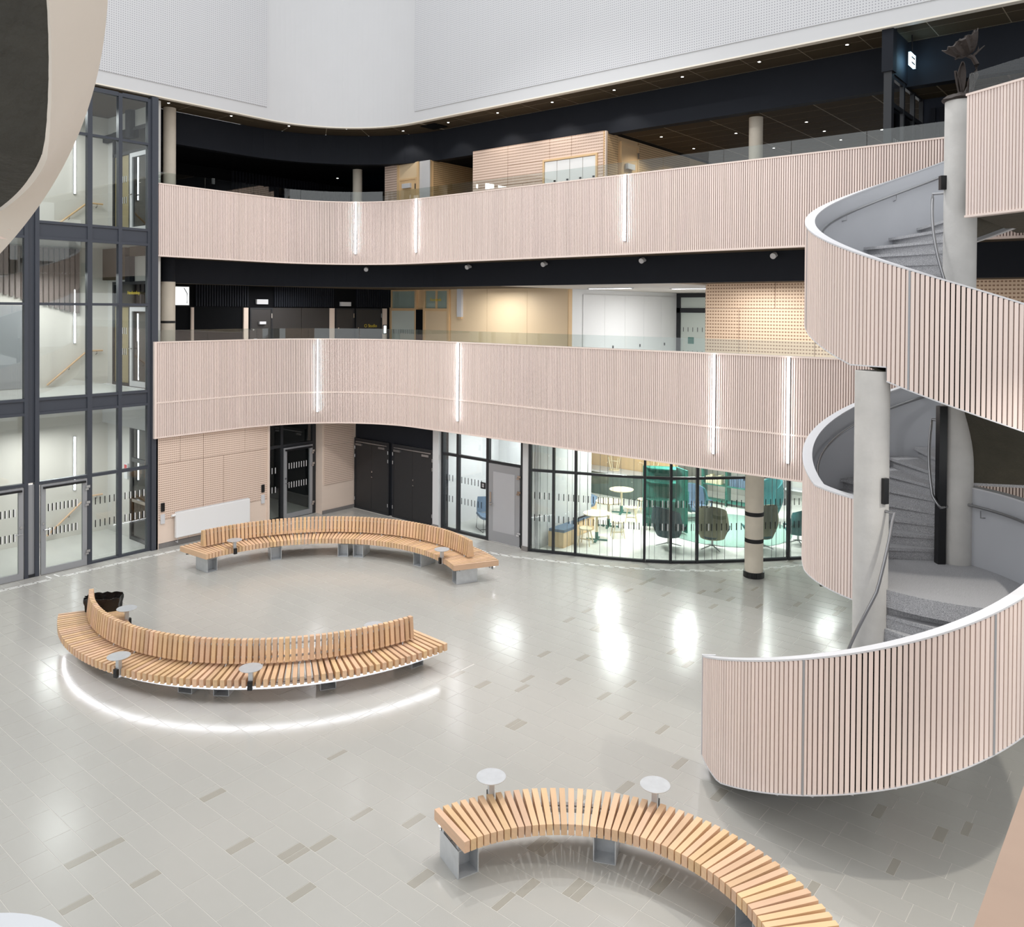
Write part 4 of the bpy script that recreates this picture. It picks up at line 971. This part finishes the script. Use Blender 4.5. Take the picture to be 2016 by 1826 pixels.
marks('y', YD, -15.3, -14.2, 0.045, (5.35, 4.45), d10, white=False, pitch=0.2)
pb('y', YD, -15.0, -14.75, 0.045, 0.05, 4.8, 5.05).build('exit_sticker', 'green_board', d10)
# perforated wood wall right of the recess
wp = struct('wall_first_right', MB().box(-9.95, 20.0, 4.0, 4, 20.2, 6.8), 'plain_wood')
for u0, u1, z0, z1 in ((-9.93, -8.05, 6.16, 6.8), (-8.03, -5.9, 6.16, 6.8), (-5.88, -3.8, 6.16, 6.8), (-9.93, -9.0, 4.0, 6.14), (-8.98, -7.05, 4.0, 6.14), (-7.03, -5.0, 4.0, 6.14), (-4.98, -3.0, 4.0, 6.14), (-2.98, -1.0, 4.0, 6.14), (-3.78, -1.0, 6.16, 6.8)):
    pb('y', 20.0, u0, u1, 0.0, 0.03, z0, z1).build('perforated_panel', 'perf_light', wp)
struct('wall_recess_right', MB().box(-9.95, 20.2, 4.0, -9.75, 30.2, 6.9), 'white')

# ------------------------------------------------------------------ upper gallery, rear rooms
b1 = struct('wall_second_pod', MB().box(-19.5, 17.2, 8.0, -17.5, 23.0, 10.52), 'birch')
pb('y', 17.2, -19.5, -18.88, 0.0, 0.02, 8.0, 10.52).build('slotted_panel', 'pink_perf', b1)
pb('y', 17.2, -18.9, -18.82, 0.0, 0.06, 8.0, 10.52).build('frame_bar', 'birch', b1); pb('y', 17.2, -18.02, -17.94, 0.0, 0.06, 8.0, 10.52).build('frame_bar', 'birch', b1)
pb('y', 17.2, -18.82, -18.02, 0.0, 0.03, 10.05, 10.52).build('top_panel', 'beige_panel', b1)
pb('y', 17.2, -17.94, -17.5, 0.0, 0.02, 8.0, 10.52).build('white_pier', 'white', b1)
pb('x', -17.5, 17.3, 20.4, 0.0, 0.02, 9.35, 10.52).build('slotted_panel', 'birch_perf', b1); pb('x', -17.5, 17.3, 20.4, 0.0, 0.02, 8.0, 9.34).build('slotted_panel', 'birch_perf', b1)
plain_door(11, 'y', 17.2, -18.82, -18.02, 8.0, 10.05, 'birch', 'birch door of the left pod on the upper gallery', fm='birch')
b2 = struct('wall_second_box', MB().box(-15.72, 17.15, 8.0, -11.31, 24.0, 10.55), 'birch')
for u0, u1, z0, z1 in ((-15.72, -14.43, 10.04 - 0.55, 10.55), (-14.42, -13.0, 10.02, 10.55), (-12.99, -12.3, 10.02, 10.55), (-12.29, -11.33, 10.02, 10.55), (-15.72, -15.0, 8.0, 9.48), (-14.99, -13.9, 8.0, 9.48), (-14.42, -13.2, 9.49, 10.01), (-13.89, -13.2, 8.0, 9.48), (-11.48, -11.33, 8.0, 10.01)):
    pb('y', 17.15, u0, u1, 0.0, 0.02, z0, z1).build('slotted_panel', 'pink_perf', b2)
fr = thing('locker_row', 'row of white locker doors in the pink wood wall', 'locker', (-12.3, 17.13, 8.0))
frame_bars('y', 17.15, (-13.2, -11.48), (8.0, 10.02), 0.0, 0.06, 0.05, 'birch', fr, 'surround_bar')
for i in range(4):
    u = -13.14 + i * 0.405; r_ = pb('y', 17.15, u, u + 0.39, 0.0, 0.035, 8.02, 9.96).build('locker_door', 'curtain_white', fr)
    pb('y', 17.15, u + 0.3, u + 0.36, 0.035, 0.05, 9.42, 9.46).build('handle', 'mark_black', r_)
pb('x', -11.31, 17.15, 17.75, 0.0, 0.02, 8.0, 10.55).build('slotted_panel', 'birch_perf', b2)
pb('x', -11.31, 18.75, 21.6, 0.0, 0.02, 8.0, 10.5).build('slotted_panel', 'birch_perf', b2)
pb('x', -11.31, 17.15, 17.22, 0.02, 0.05, 8.0, 10.55).build('corner_post', 'plain_wood', b2)
plain_door(12, 'x', -11.31, 17.85, 18.7, 8.0, 10.4, 'birch', 'birch door on the side of the pink wood box', fm='birch')
for lab, pl, pos, u0, u1, z0 in (('white sign box over the birch pod door', 'y', 17.15, -18.6, -18.25, 9.75), ('white sign box over the birch side door of the pink box', 'x', -11.25, 18.05, 18.4, 9.72)):
    r = thing('wall_sign', lab, 'sign', pp(pl, pos, u0, 0, z0)); pb(pl, pos, u0, u1, 0.0, 0.08, z0, z0 + 0.14).build('plate', 'cap', r); pb(pl, pos, u0 + 0.03, u1 - 0.03, 0.08, 0.082, z0 + 0.03, z0 + 0.11).build('print_area', 'white', r)
struct('wall_second_left', MB().box(-24.2, 9.9, 8.0, -24.0, 24.0, 10.6).box(-24.2, 23.0, 8.0, -11.31, 23.2, 10.6), 'black_flat')
bl = MB()
for i in range(44): pb('x', -24.0, 14.6 + i * 0.12, 14.67 + i * 0.12, 0.0, 0.06, 9.5, 10.52, bl)
bl.build('black_slat', 'black_paint', bpy.data.objects['wall_second_left'], kind='stuff')
bw = thing('window_7', 'small window glowing blue at the back of the upper gallery', None, (-24.0, 20.3, 9.3), kind='structure')
frame_bars('x', -24.0, (19.9, 20.5), (9.1, 9.75), 0.0, 0.05, 0.05, 'frame_dark', bw); pb('x', -24.0, 19.95, 20.45, 0.0, 0.02, 9.15, 9.7).build('pane', 'blue_glow', bw)
sn = MB().box(-23.99, 13.9, 10.0, -23.93, 13.98, 10.18); sn.build('motion_sensor', 'cap', None, label='tiny white sensor on the black wall of the upper gallery', cat='sensor')
# glazed cross partition with exit sign at the right end
ex = thing('door_13', 'black framed glazed partition across the upper gallery', None, (-4.4, 16.9, 8.0), kind='structure')
MB().box(-4.47, 16.14, 8.0, -4.33, 16.3, 10.55).build('post', 'frame_dark', ex); MB().box(-4.5, 16.1, 10.55, -4.3, 16.34, 11.4).build('post_head', 'black_paint', ex)
MB().box(-4.45, 16.3, 10.55, -4.35, 18.6, 11.4).build('head_panel', 'black_paint', ex)
for y in (17.1, 17.85, 18.55): MB().box(-4.44, y, 8.0, -4.36, y + 0.08, 10.55).build('mullion', 'frame_dark', ex)
for z in (9.95, 10.47): MB().box(-4.43, 16.3, z, -4.37, 18.6, z + 0.08).build('transom', 'frame_dark', ex)
for y in (16.3, 17.18, 17.93): MB().box(-4.405, y, 8.05, -4.395, y + 0.68, 9.95).build('pane', 'glass_dark', ex)
marks('x', -4.39, 16.35, 17.8, 0.0, (9.3,), ex, pitch=0.12)
es = thing('exit_sign', 'brightly glowing bluish white exit sign under the dark ceiling', 'sign', (-4.15, 16.9, 10.9))
MB().box(-4.2, 16.75, 10.78, -4.16, 17.1, 11.02).build('panel', 'exit', es); MB().tube([(-4.18, 16.92, 11.02), (-4.18, 16.92, 11.38)], 0.012, 6).build('hanger', 'black_plastic', es)
for z in (10.82, 10.92): MB().box(-4.16, 16.8, z, -4.157, 17.05, z + 0.04).build('pictogram_bar', 'cap', es)
struct('wall_second_right', MB().box(-4.4, 18.6, 8.0, 5, 18.8, 11.4), mat('night_blue', (20, 28, 44), 0.7))
bl = MB()
for i in range(40): bl.box(-4.2 + i * 0.16, 18.52, 8.6, -4.12 + i * 0.16, 18.6, 10.3)
bl.build('black_slat', 'black_paint', bpy.data.objects['wall_second_right'], kind='stuff')

# ------------------------------------------------------------------ S-shaped spiral staircase
CA, CB = (-3.22, 11.29), (-2.59, 13.19)
R1, R2 = 2.17, 2.10
stair = thing('spiral_staircase', 'curving spiral staircase clad in pale vertical slats with grey terrazzo steps', 'staircase', (-3.0, 12.2, 0))
def f1_top(t): return min(3.58, 2.55 + (t + 66) * 0.0139)
def f1_bot(t): return max(0.17, min(2.24, 1.04 + (t + 66) * 0.0144))
def f2_top(p): return min(5.09, 3.60 + max(0, p - 3) * 0.0124) if p < 190 else 5.09 + (p - 198) * 0.0125
def f2_bot(p):
    if 327.5 < p < 341.5: return 5.39
    return max(2.26, f2_top(p) - 1.5)
def th2(p): return -134 - p
sm = mesh_of(MB().box(-0.5, -0.5, -0.5, 0.5, 0.5, 0.5), 'stair_slat', MATS['slat'])
hidden = MB()
def clad(c, R, prm, ang, top, bot, vis):
    n = len(prm)
    pts = lambda r: [polar(c, r, ang(p)) for p in prm]
    T = [top(p) for p in prm]; Bt = [bot(p) for p in prm]
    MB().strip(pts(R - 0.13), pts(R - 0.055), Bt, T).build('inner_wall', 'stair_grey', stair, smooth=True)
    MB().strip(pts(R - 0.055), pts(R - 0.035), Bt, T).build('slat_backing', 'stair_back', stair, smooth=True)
    MB().strip(pts(R - 0.138), pts(R + 0.004), T, [t + 0.022 for t in T]).build('parapet_cap', 'cap', stair, smooth=True)
    MB().strip(pts(R - 0.135), pts(R + 0.003), [b - 0.012 for b in Bt], [b + 0.004 for b in Bt]).build('bottom_edge', 'cap', stair, smooth=True)
    step = math.degrees(0.0565 / R); a = min(prm) + step / 2
    while a < max(prm):
        th = ang(a); x, y = polar(c, R - 0.0175, th); z0, z1 = bot(a), top(a)
        if vis(th, a): piece('slat', sm, stair, (x, y, (z0 + z1) / 2), rad(th) + PI / 2, (0.042, 0.035, z1 - z0))
        else: hidden.obox((x, y), 0.021, 0.0175, z0, z1, rad(th) + PI / 2)
        a += step
clad(CA, R1, [-143 + i * 3 for i in range(72)], lambda t: t, f1_top, f1_bot, lambda th, a: a < -20)
clad(CB, R2, [-27 + i * 3 for i in range(53)], th2, f2_top, f2_bot, lambda th, a: a < 60)
clad(CB, R2, sorted(set([198 + i * 3 for i in range(104)] + [327.4, 327.6, 341.4, 341.6])), th2, f2_top, f2_bot, lambda th, a: 262 < a < 400)
hidden.build('slat_run', 'slat', stair, kind='stuff')
for c, R, th, z0, z1 in ((CA, R1, -92, f1_bot(-92), f1_top(-92)), (CA, R1, -40, f1_bot(-40), f1_top(-40)), (CB, R2, -94, f2_bot(320), f2_top(320)), (CB, R2, -150, f2_bot(376), f2_top(376))):
    x, y = polar(c, R - 0.012, th); MB().obox((x, y), 0.012, 0.018, z0, z1, rad(th) + PI / 2).build('joint_strip', 'alu', stair)
x, y = polar(CA, R1 - 0.08, -143.4); MB().obox((x, y), 0.012, 0.09, f1_bot(-143), f1_top(-143) + 0.03, rad(-143.4) + PI / 2).build('end_panel', 'cap', stair)
def sector(c, r0, r1, a0, a1, z0, z1, n=6, mb=None):
    mb = mb or MB()
    ang = [a0 + (a1 - a0) * i / n for i in range(n + 1)]
    return mb.strip([polar(c, r0, a) for a in ang], [polar(c, r1, a) for a in ang], z0, z1)
def step_block(c, R, a0, a1, z, s):
    m = sector(c, 0.2, R - 0.12, a0, a1, z - 0.045, z)
    sector(c, 0.2, R - 0.12, a0 + s * 2.2, a1, z - 0.22, z - 0.045, mb=m)
    m.build('step', 'terrazzo', stair)
for k in range(15):
    a = -152 + 12 * k
    if k < 14: step_block(CA, R1, a, a + 14, 0.166 * (k + 1), 1)
for k in range(9):
    a = -146 - 13.4 * k; step_block(CB, R2, a, a - 15.5, 2.49 + 0.1678 * (k + 1), -1)
for k in range(24):
    a = 28 - 13.4 * k; step_block(CB, R2, a, a - 15.5, 4.0 + 0.1667 * (k + 1), -1)
m = sector(CA, 0.2, R1 - 0.12, 16, 78, 2.26, 2.49, 12); sector(CB, 0.2, R2 - 0.12, -146, -60, 2.262, 2.4895, 12, m); m.build('landing', 'terrazzo', stair)
sector(CB, 0.2, 2.7, 107, 28, 3.6, 4.0, 12).build('first_landing', 'terrazzo', stair)
MB().box(-2.4, 14.9, 3.5, 1.5, 15.75, 3.995).build('first_bridge', 'terrazzo', stair)
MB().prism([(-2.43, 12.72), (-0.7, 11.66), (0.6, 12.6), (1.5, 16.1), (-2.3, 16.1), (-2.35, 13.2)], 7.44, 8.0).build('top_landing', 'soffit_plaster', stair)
def soffit(c, r0, r1, a0, a1, zf, n=40):
    def fn(u, v):
        a = a0 + (a1 - a0) * u; x, y = polar(c, r0 + (r1 - r0) * v, a); return (x, y, zf(u))
    return MB().grid(fn, n, 6, 0.03)
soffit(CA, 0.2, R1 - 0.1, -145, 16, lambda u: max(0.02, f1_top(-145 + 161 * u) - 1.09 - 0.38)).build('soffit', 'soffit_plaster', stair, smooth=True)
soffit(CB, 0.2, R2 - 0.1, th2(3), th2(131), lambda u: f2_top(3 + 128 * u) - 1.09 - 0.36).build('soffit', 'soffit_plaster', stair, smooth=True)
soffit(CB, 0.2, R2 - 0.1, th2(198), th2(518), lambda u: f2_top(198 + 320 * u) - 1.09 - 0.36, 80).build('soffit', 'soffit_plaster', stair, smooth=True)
def rail(c, r, ps, ang, zf, name='handrail', hook=None):
    pts = [(*polar(c, r, ang(p)), zf(p)) for p in ps]
    if hook: pts = [(*polar(c, hook, ang(ps[0])), zf(ps[0]))] + pts + [(*polar(c, hook, ang(ps[-1])), zf(ps[-1]))]
    MB().tube(pts, 0.021, 10).build(name, 'steel', stair, smooth=True)
def rng(a, b, n): return [a + (b - a) * i / n for i in range(n + 1)]
rail(CA, 0.34, rng(-140, -22, 24), lambda t: t, lambda t: f1_top(t) - 0.10 + max(0, (t + 60)) * 0.012, 'inner_handrail', 0.2)
rail(CB, 0.36, rng(-22, 60, 16), th2, lambda p: f2_top(p) - 0.16 + p * 0.006, 'inner_handrail', 0.2)
rail(CB, 0.36, rng(330, 405, 18), th2, lambda p: f2_top(p) - 0.12 + 0.006 * (p - 360), 'inner_handrail', 0.2)
rail(CA, R1 - 0.215, rng(-146, 66, 50), lambda t: t, lambda t: f1_top(t) - 0.22, 'outer_handrail', R1 - 0.125)
rail(CB, R2 - 0.215, rng(-10, 128, 40), th2, lambda p: f2_top(p) - 0.24, 'outer_handrail', R2 - 0.125)
rail(CB, R2 - 0.215, rng(203, 500, 70), th2, lambda p: f2_top(p) - 0.24, 'outer_handrail', R2 - 0.125)
for c, R, th, z in ((CA, R1, 60, 3.24), (CA, R1, 30, 3.24), (CB, R2, th2(400), f2_top(400) - 0.32), (CB, R2, th2(425), f2_top(425) - 0.32), (CB, R2, th2(455), f2_top(455) - 0.32)):
    a, b = polar(c, R - 0.13, th), polar(c, R - 0.215, th)
    MB().tube([(*a, z - 0.03), (*b, z - 0.02), (*b, z + 0.08)], 0.008, 6).build('rail_bracket', 'steel', stair)
MB().obox(polar(CB, 0.29, -122), 0.055, 0.055, 2.49, 4.75, rad(40)).build('steel_post', 'black_plastic', stair)
x, y = polar(CA, 0.23, -30); MB().obox((x, y), 0.03, 0.04, 3.62, 3.95, rad(-30)).build('bracket_plate', 'black_plastic', stair)
x, y = polar(CB, 0.24, -144); MB().obox((x, y), 0.05, 0.04, 7.86, 8.06, rad(-144)).build('bracket_plate', 'black_plastic', stair)
# guard in front of the central column at the top landing
gd = thing('balcony_parapet', 'short slatted parapet of the top stair landing at the right edge', 'parapet', (-2.43, 12.66, 7.4))
gx = [(-2.43, 12.66), (-0.5, 11.49)]; ga = math.atan2(-1.17, 1.93); nx, ny = math.sin(ga), -math.cos(ga)
off = lambda d: [(x - nx * d, y - ny * d) for x, y in gx]
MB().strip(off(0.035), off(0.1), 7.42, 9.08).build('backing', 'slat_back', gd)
for i in range(46):
    d = 0.03 + i * 0.0472; x, y = -2.43 + math.cos(ga) * d - nx * 0.0175, 12.66 + math.sin(ga) * d - ny * 0.0175
    piece('slat', sm, gd, (x, y, 8.25), ga, (0.0345, 0.035, 1.64))
MB().strip(off(-0.01), off(0.13), 7.40, 7.43).build('bottom_rail', 'trim', gd); MB().strip(off(-0.01), off(0.13), 9.07, 9.10).build('top_rail', 'trim', gd)
MB().strip([off(0.05)[0], off(0.05)[1]], [off(0.06)[0], off(0.06)[1]], 9.1, 9.38).build('glass_pane', 'glass_rail', gd)
# columns of the stair
column('concrete pillar rising through the lower turn of the staircase', CA[0], CA[1], 0.215, 0, 5.32, 'concrete')
column('tall central concrete column carrying a flower sculpture', CB[0], CB[1], 0.215, 0, 9.13, 'concrete')
# flower sculpture
fl = thing('flower_sculpture', 'dark bronze flower sculpture with leaves on top of the column', 'sculpture', (CB[0], CB[1], 9.13))
rx, ry = math.cos(0.693519), math.sin(0.693519)
def hp(h, z, d=0.0): return (CB[0] + rx * h - ry * d, CB[1] + ry * h + rx * d, z)
MB().lathe([(0.24, 9.13), (0.265, 9.15), (0.20, 9.20), (0.12, 9.23), (0.001, 9.25)], CB, 26, ruffle=lambda a, j: (0.012 * math.sin(5 * a + j), 0.008 * math.sin(7 * a))).build('base', 'bronze', fl, smooth=True)
MB().tube([hp(0.05, 9.2), hp(0.13, 9.36), hp(0.20, 9.52), hp(0.21, 9.66), hp(0.15, 9.76), hp(0.06, 9.79), hp(-0.04, 9.77), hp(-0.1, 9.73)], [0.045, 0.042, 0.04, 0.036, 0.032, 0.026, 0.02, 0.012], 10).build('stem', 'bronze', fl, smooth=True)
def bowl(u, v):
    a = 2 * PI * u; r = 0.05 + 0.19 * v ** 0.8 + 0.02 * v * math.sin(9 * a); k = 0.24 * v ** 1.5 + 0.02 * v * math.sin(11 * a + 1)
    h, d, n = r * math.cos(a), r * math.sin(a), k
    t = rad(33); return hp(0.08 + h * math.cos(t) - n * math.sin(t) * 0.9, 9.80 + h * math.sin(t) + n * math.cos(t), d)
MB().grid(bowl, 40, 8, 0.012).build('blossom', 'bronze', fl, smooth=True)
def petal(u, v):
    a = 2 * PI * u; r = 0.22 * v + 0.015 * math.sin(8 * a) * v; t = rad(33); n = 0.20 + 0.05 * (1 - v)
    h, d = r * math.cos(a), r * math.sin(a); return hp(0.08 + h * math.cos(t) - n * math.sin(t) * 0.9, 9.80 + h * math.sin(t) + n * math.cos(t), d)
MB().grid(petal, 36, 5, 0.02).build('blossom_face', 'bronze', fl, smooth=True)
def leaf(h0, z0, h1, z1, w, name='leaf'):
    def fn(u, v):
        s = math.sin(PI * min(1, u * 0.93 + 0.07)) ** 0.7; return hp(h0 + (h1 - h0) * u + w * s * (v - 0.5), z0 + (z1 - z0) * u, -0.06 + 0.04 * math.sin(v * PI))
    MB().grid(fn, 12, 4, 0.012).build(name, 'bronze', fl, smooth=True)
leaf(-0.05, 9.22, -0.02, 9.68, 0.12); leaf(0.09, 9.22, 0.12, 9.52, 0.10); leaf(-0.05, 9.22, -0.12, 9.55, 0.03)
MB().tube([hp(0.15, 9.78), hp(0.24, 9.86), hp(0.32, 9.93)], [0.02, 0.012, 0.006], 8).build('twig', 'bronze', fl)
MB().tube([hp(0.2, 9.81), hp(0.23, 9.89), hp(0.22, 9.95)], [0.012, 0.008, 0.004], 8).build('twig', 'bronze', fl)
# ------------------------------------------------------------------ near the viewer
NC, NR = (-3.548, -0.609), 2.0
ns = thing('stair_underside', 'blurred cream rimmed underside of a nearby curved stair at upper left', 'staircase', (NC[0], NC[1] + 1.5, 6.3))
def zo(a): return 7.06 - 0.0228 * (a - 72)
def zi(a): return 6.62 - 0.0075 * (a - 76) if a > 76 else 6.62 + 0.035 * (76 - a)
AN = [30 + i * 3 for i in range(34)]
def rim(u, v):
    a = 30 + 99 * u; x, y = polar(NC, NR - 0.165 * v, a); return (x, y, zo(a) + (zi(a) - zo(a)) * v)
MB().grid(rim, 60, 2, 0.02).build('rim', 'cream_rim', ns, smooth=True)
def under(u, v):
    a = 30 + 99 * u; x, y = polar(NC, (NR - 0.165) * (1 - v) + 0.1 * v, a); return (x, y, zi(a) + 0.012)
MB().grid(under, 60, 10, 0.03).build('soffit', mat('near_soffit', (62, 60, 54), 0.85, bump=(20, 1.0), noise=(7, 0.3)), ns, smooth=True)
sl = MB()
for i in range(60):
    a = 40 + i * 1.6; x, y = polar(NC, NR - 0.03, a); sl.obox((x, y), 0.021, 0.018, zo(a) + 0.02, zo(a) + 1.3, rad(a) + PI / 2)
sl.build('slat_run', 'slat', ns, kind='stuff')
npar = thing('balcony_parapet', 'out of focus brown wood parapet top in the bottom right corner', 'parapet', (-0.1, 2.0, 4.0))
MB().box(-0.23, 0.7, 5.16, 0.30, 9.0, 5.22).build('top_rail', 'near_wood', npar); MB().box(-0.2, 0.7, 2.9, -0.05, 9.0, 5.16).build('panel', 'near_wood', npar)
rt = thing('round_table', 'large pale grey round table top cut off at bottom left corner', 'table', (-7.27, 1.84, 0))
MB().lathe([(0.001, 0.70), (1.08, 0.70), (1.1, 0.72), (1.1, 0.74), (0.001, 0.74)], (-7.27, 1.84), 48).build('table_top', mat('pale_grey', (204, 207, 211), 0.5), rt)
MB().cyl((-7.27, 1.84), 0.06, 0.02, 0.70, 16).build('post', 'steel', rt); MB().cyl((-7.27, 1.84), 0.4, 0, 0.02, 32).build('base', 'steel', rt)

# ------------------------------------------------------------------ curved benches
BC = (-13.9, 10.05)
def bench(name, label, c, r0, r1, a0, a1, da, back=None, legs=(), z=0.47, led=None):
    b = thing(name, label, 'bench', (*polar(c, (r0 + r1) / 2, (a0 + a1) / 2), 0))
    me = mesh_of(MB().box(-(r1 - r0) / 2, -0.0325, -0.06, (r1 - r0) / 2, 0.0325, 0.06), 'seat_slat', MATS['bench_wood'])
    n = int(round((a1 - a0) / da))
    for i in range(n + 1):
        a = a0 + i * da; piece('seat_slat', me, b, (*polar(c, (r0 + r1) / 2, a), z - 0.06), rad(a))
    if back:
        rb, b0, b1 = back
        prof = [(-0.075, 0.0), (0.075, 0.0), (0.038, 0.36), (-0.038, 0.36)]
        v = [(x, -0.0325, zz) for x, zz in prof] + [(x, 0.0325, zz) for x, zz in prof]
        mk_ = MB().add(v, [(0, 1, 2, 3), (7, 6, 5, 4), (0, 4, 5, 1), (1, 5, 6, 2), (2, 6, 7, 3), (3, 7, 4, 0)])
        mbk = mesh_of(mk_, 'back_slat', MATS['bench_wood'])
        k = int(round((b1 - b0) / da))
        for i in range(k + 1):
            a = b0 + i * da; piece('back_slat', mbk, b, (*polar(c, rb, a), z + 0.045), rad(a))
            if i % 6 == 2:
                for s in (-1, 1):
                    x, y = polar(c, rb + s * 0.06, a); MB().tube([(x, y, z - 0.01), (*polar(c, rb + s * 0.03, a + 0.5), z + 0.09)], 0.010, 6).build('back_bracket', 'galv', b)
        AA = rng(b0, b1, 50)
        for z0 in (z + 0.10, z + 0.30): MB().strip([polar(c, rb - 0.012, a) for a in AA], [polar(c, rb + 0.012, a) for a in AA], z0, z0 + 0.03).build('back_rail', 'galv', b)
    AA = rng(a0, a1, 60)
    for rr_ in (r0 + 0.18, r1 - 0.18): MB().strip([polar(c, rr_ - 0.02, a) for a in AA], [polar(c, rr_ + 0.02, a) for a in AA], z - 0.165, z - 0.12).build('support_rail', 'galv', b)
    for a in legs:
        m = MB(); q0, q1 = (r0 + 0.10, r1 - 0.50) if back else (r0 + 0.12, r1 - 0.12)
        if back: q0, q1 = (r0 + 0.10, r0 + 0.60)
        h = z - 0.165; w = 0.12; ca, sa = math.cos(rad(a)), math.sin(rad(a)); rc = (q0 + q1) / 2; hl = (q1 - q0) / 2
        cx, cy_ = polar(c, rc, a)
        for s in (-1, 1): m.obox((cx - s * w * sa, cy_ + s * w * ca), hl, 0.006, 0.0, h, rad(a))
        m.obox((cx, cy_), hl, w, 0.0, 0.008, rad(a)); m.obox((cx, cy_), hl, w, h - 0.008, h, rad(a))
        m.obox(polar(c, q0 + 0.2, a), 0.006, w, 0.0, h, rad(a))
        lg = m.build('leg_box', 'galv', b)
    if led:
        ring = lambda d: [polar(c, led + d, q) for q in AA]
        MB().strip(ring(-0.035), ring(0.03), z - 0.135, z - 0.122).build('light_channel', 'galv', b)
        MB().strip(ring(-0.035), ring(-0.028), z - 0.205, z - 0.135).build('light_shield', 'galv', b)  # added flange, like the channel above, to block strip light upward and inward
        MB().strip(ring(-0.012), ring(0.012), z - 0.148, z - 0.136).build('light_strip', mat('led_bench', (255, 255, 255), 0.5, emit=((250, 248, 252), 16.0)), b)
    return b
bench('curved_bench', 'curved double sided wood slat bench with backrest at the back', BC, 3.27, 4.33, 62.5, 182.5, 1.42, (3.80, 67.5, 179), (180, 154, 127, 120.5, 92, 66), led=4.24)
bench('curved_bench', 'curved double sided wood slat bench with backrest in the front left', BC, 3.27, 4.34, -116.5, -3.5, 1.42, (3.80, -115.6, -7), (-113, -90, -63, -54, -29.5, -6), led=4.24)
bench('curved_bench', 'backless curved wood slat bench in the foreground', (-4.08, 5.79), 1.82, 2.50, 12, 163.5, 2.475, None, (160.5, 115, 66, 20), led=2.40)
def bench_table(label, c, r, a, side, z=0.66):
    x, y = polar(c, r, a); t = thing('side_table', label, 'table', (x, y, 0.3), 0, 'round steel tables on the benches')
    MB().lathe([(0.001, z - 0.012), (0.165, z - 0.012), (0.172, z - 0.006), (0.172, z), (0.001, z)], (x, y), 32).build('table_top', 'galv', t)
    MB().obox((x, y), 0.032, 0.032, 0.33, z - 0.012, rad(a)).build('post', 'galv', t)
    x2, y2 = polar(c, r + side * 0.05, a); sk = MB().obox((x2, y2), 0.022, 0.036, 0.34, 0.47, rad(a)).build('socket_box', 'black_plastic', t)
    for zz in (0.38, 0.43): MB().obox(polar(c, r + side * 0.073, a), 0.002, 0.018, zz - 0.012, zz + 0.012, rad(a)).build('socket', 'frame_dark', sk)
C3 = (-4.08, 5.79)
bench_table('round steel table at the left of the foreground bench', C3, 2.52, 147.5, 1)
bench_table('round steel table at the right of the foreground bench', C3, 2.52, 103.5, 1)
bench_table('round steel table on inner side of front left bench near the bin', BC, 3.27, -104, -1)
bench_table('round steel table on outer edge of front left bench, left one', BC, 4.34, -75, 1)
bench_table('round steel table on outer edge of front left bench, right one', BC, 4.34, -45.5, 1)
bench_table('round steel table behind the right end of front left bench', BC, 3.27, -14, -1)
bench_table('round steel table at the left end of the rear bench', BC, 3.27, 171.5, -1)
bench_table('round steel table at the right end of the rear bench', BC, 3.27, 73.5, -1)
# waste bin with black bag
bn = thing('waste_bin', 'black waste bin lined with a plastic bag behind the bench end', 'bin', (-15.5, 6.83, 0))
def bag(u, v):
    a = 2 * PI * u; k = 1 + 0.04 * math.sin(9 * a) + 0.03 * math.sin(17 * a)
    sx, sy = 0.30, 0.19; ca, sa = math.cos(a), math.sin(a); e = (abs(ca) ** 4 + abs(sa) ** 4) ** -0.25
    w = (0.86 + 0.14 * v) if v < 0.9 else 1.04
    lx, ly = sx * e * ca * w * (k if v > 0.55 else 1), sy * e * sa * w * (k if v > 0.55 else 1)
    an = rad(50); return (-15.5 + lx * math.cos(an) - ly * math.sin(an), 6.83 + lx * math.sin(an) + ly * math.cos(an), 0.01 + 0.70 * v + (0.01 * math.sin(13 * a) if v > 0.9 else 0))
MB().grid(bag, 48, 12, 0.01).build('bag', 'bag', bn, smooth=True)
MB().obox((-15.5, 6.83), 0.24, 0.14, 0.005, 0.03, rad(50)).build('bottom', 'black_plastic', bn)
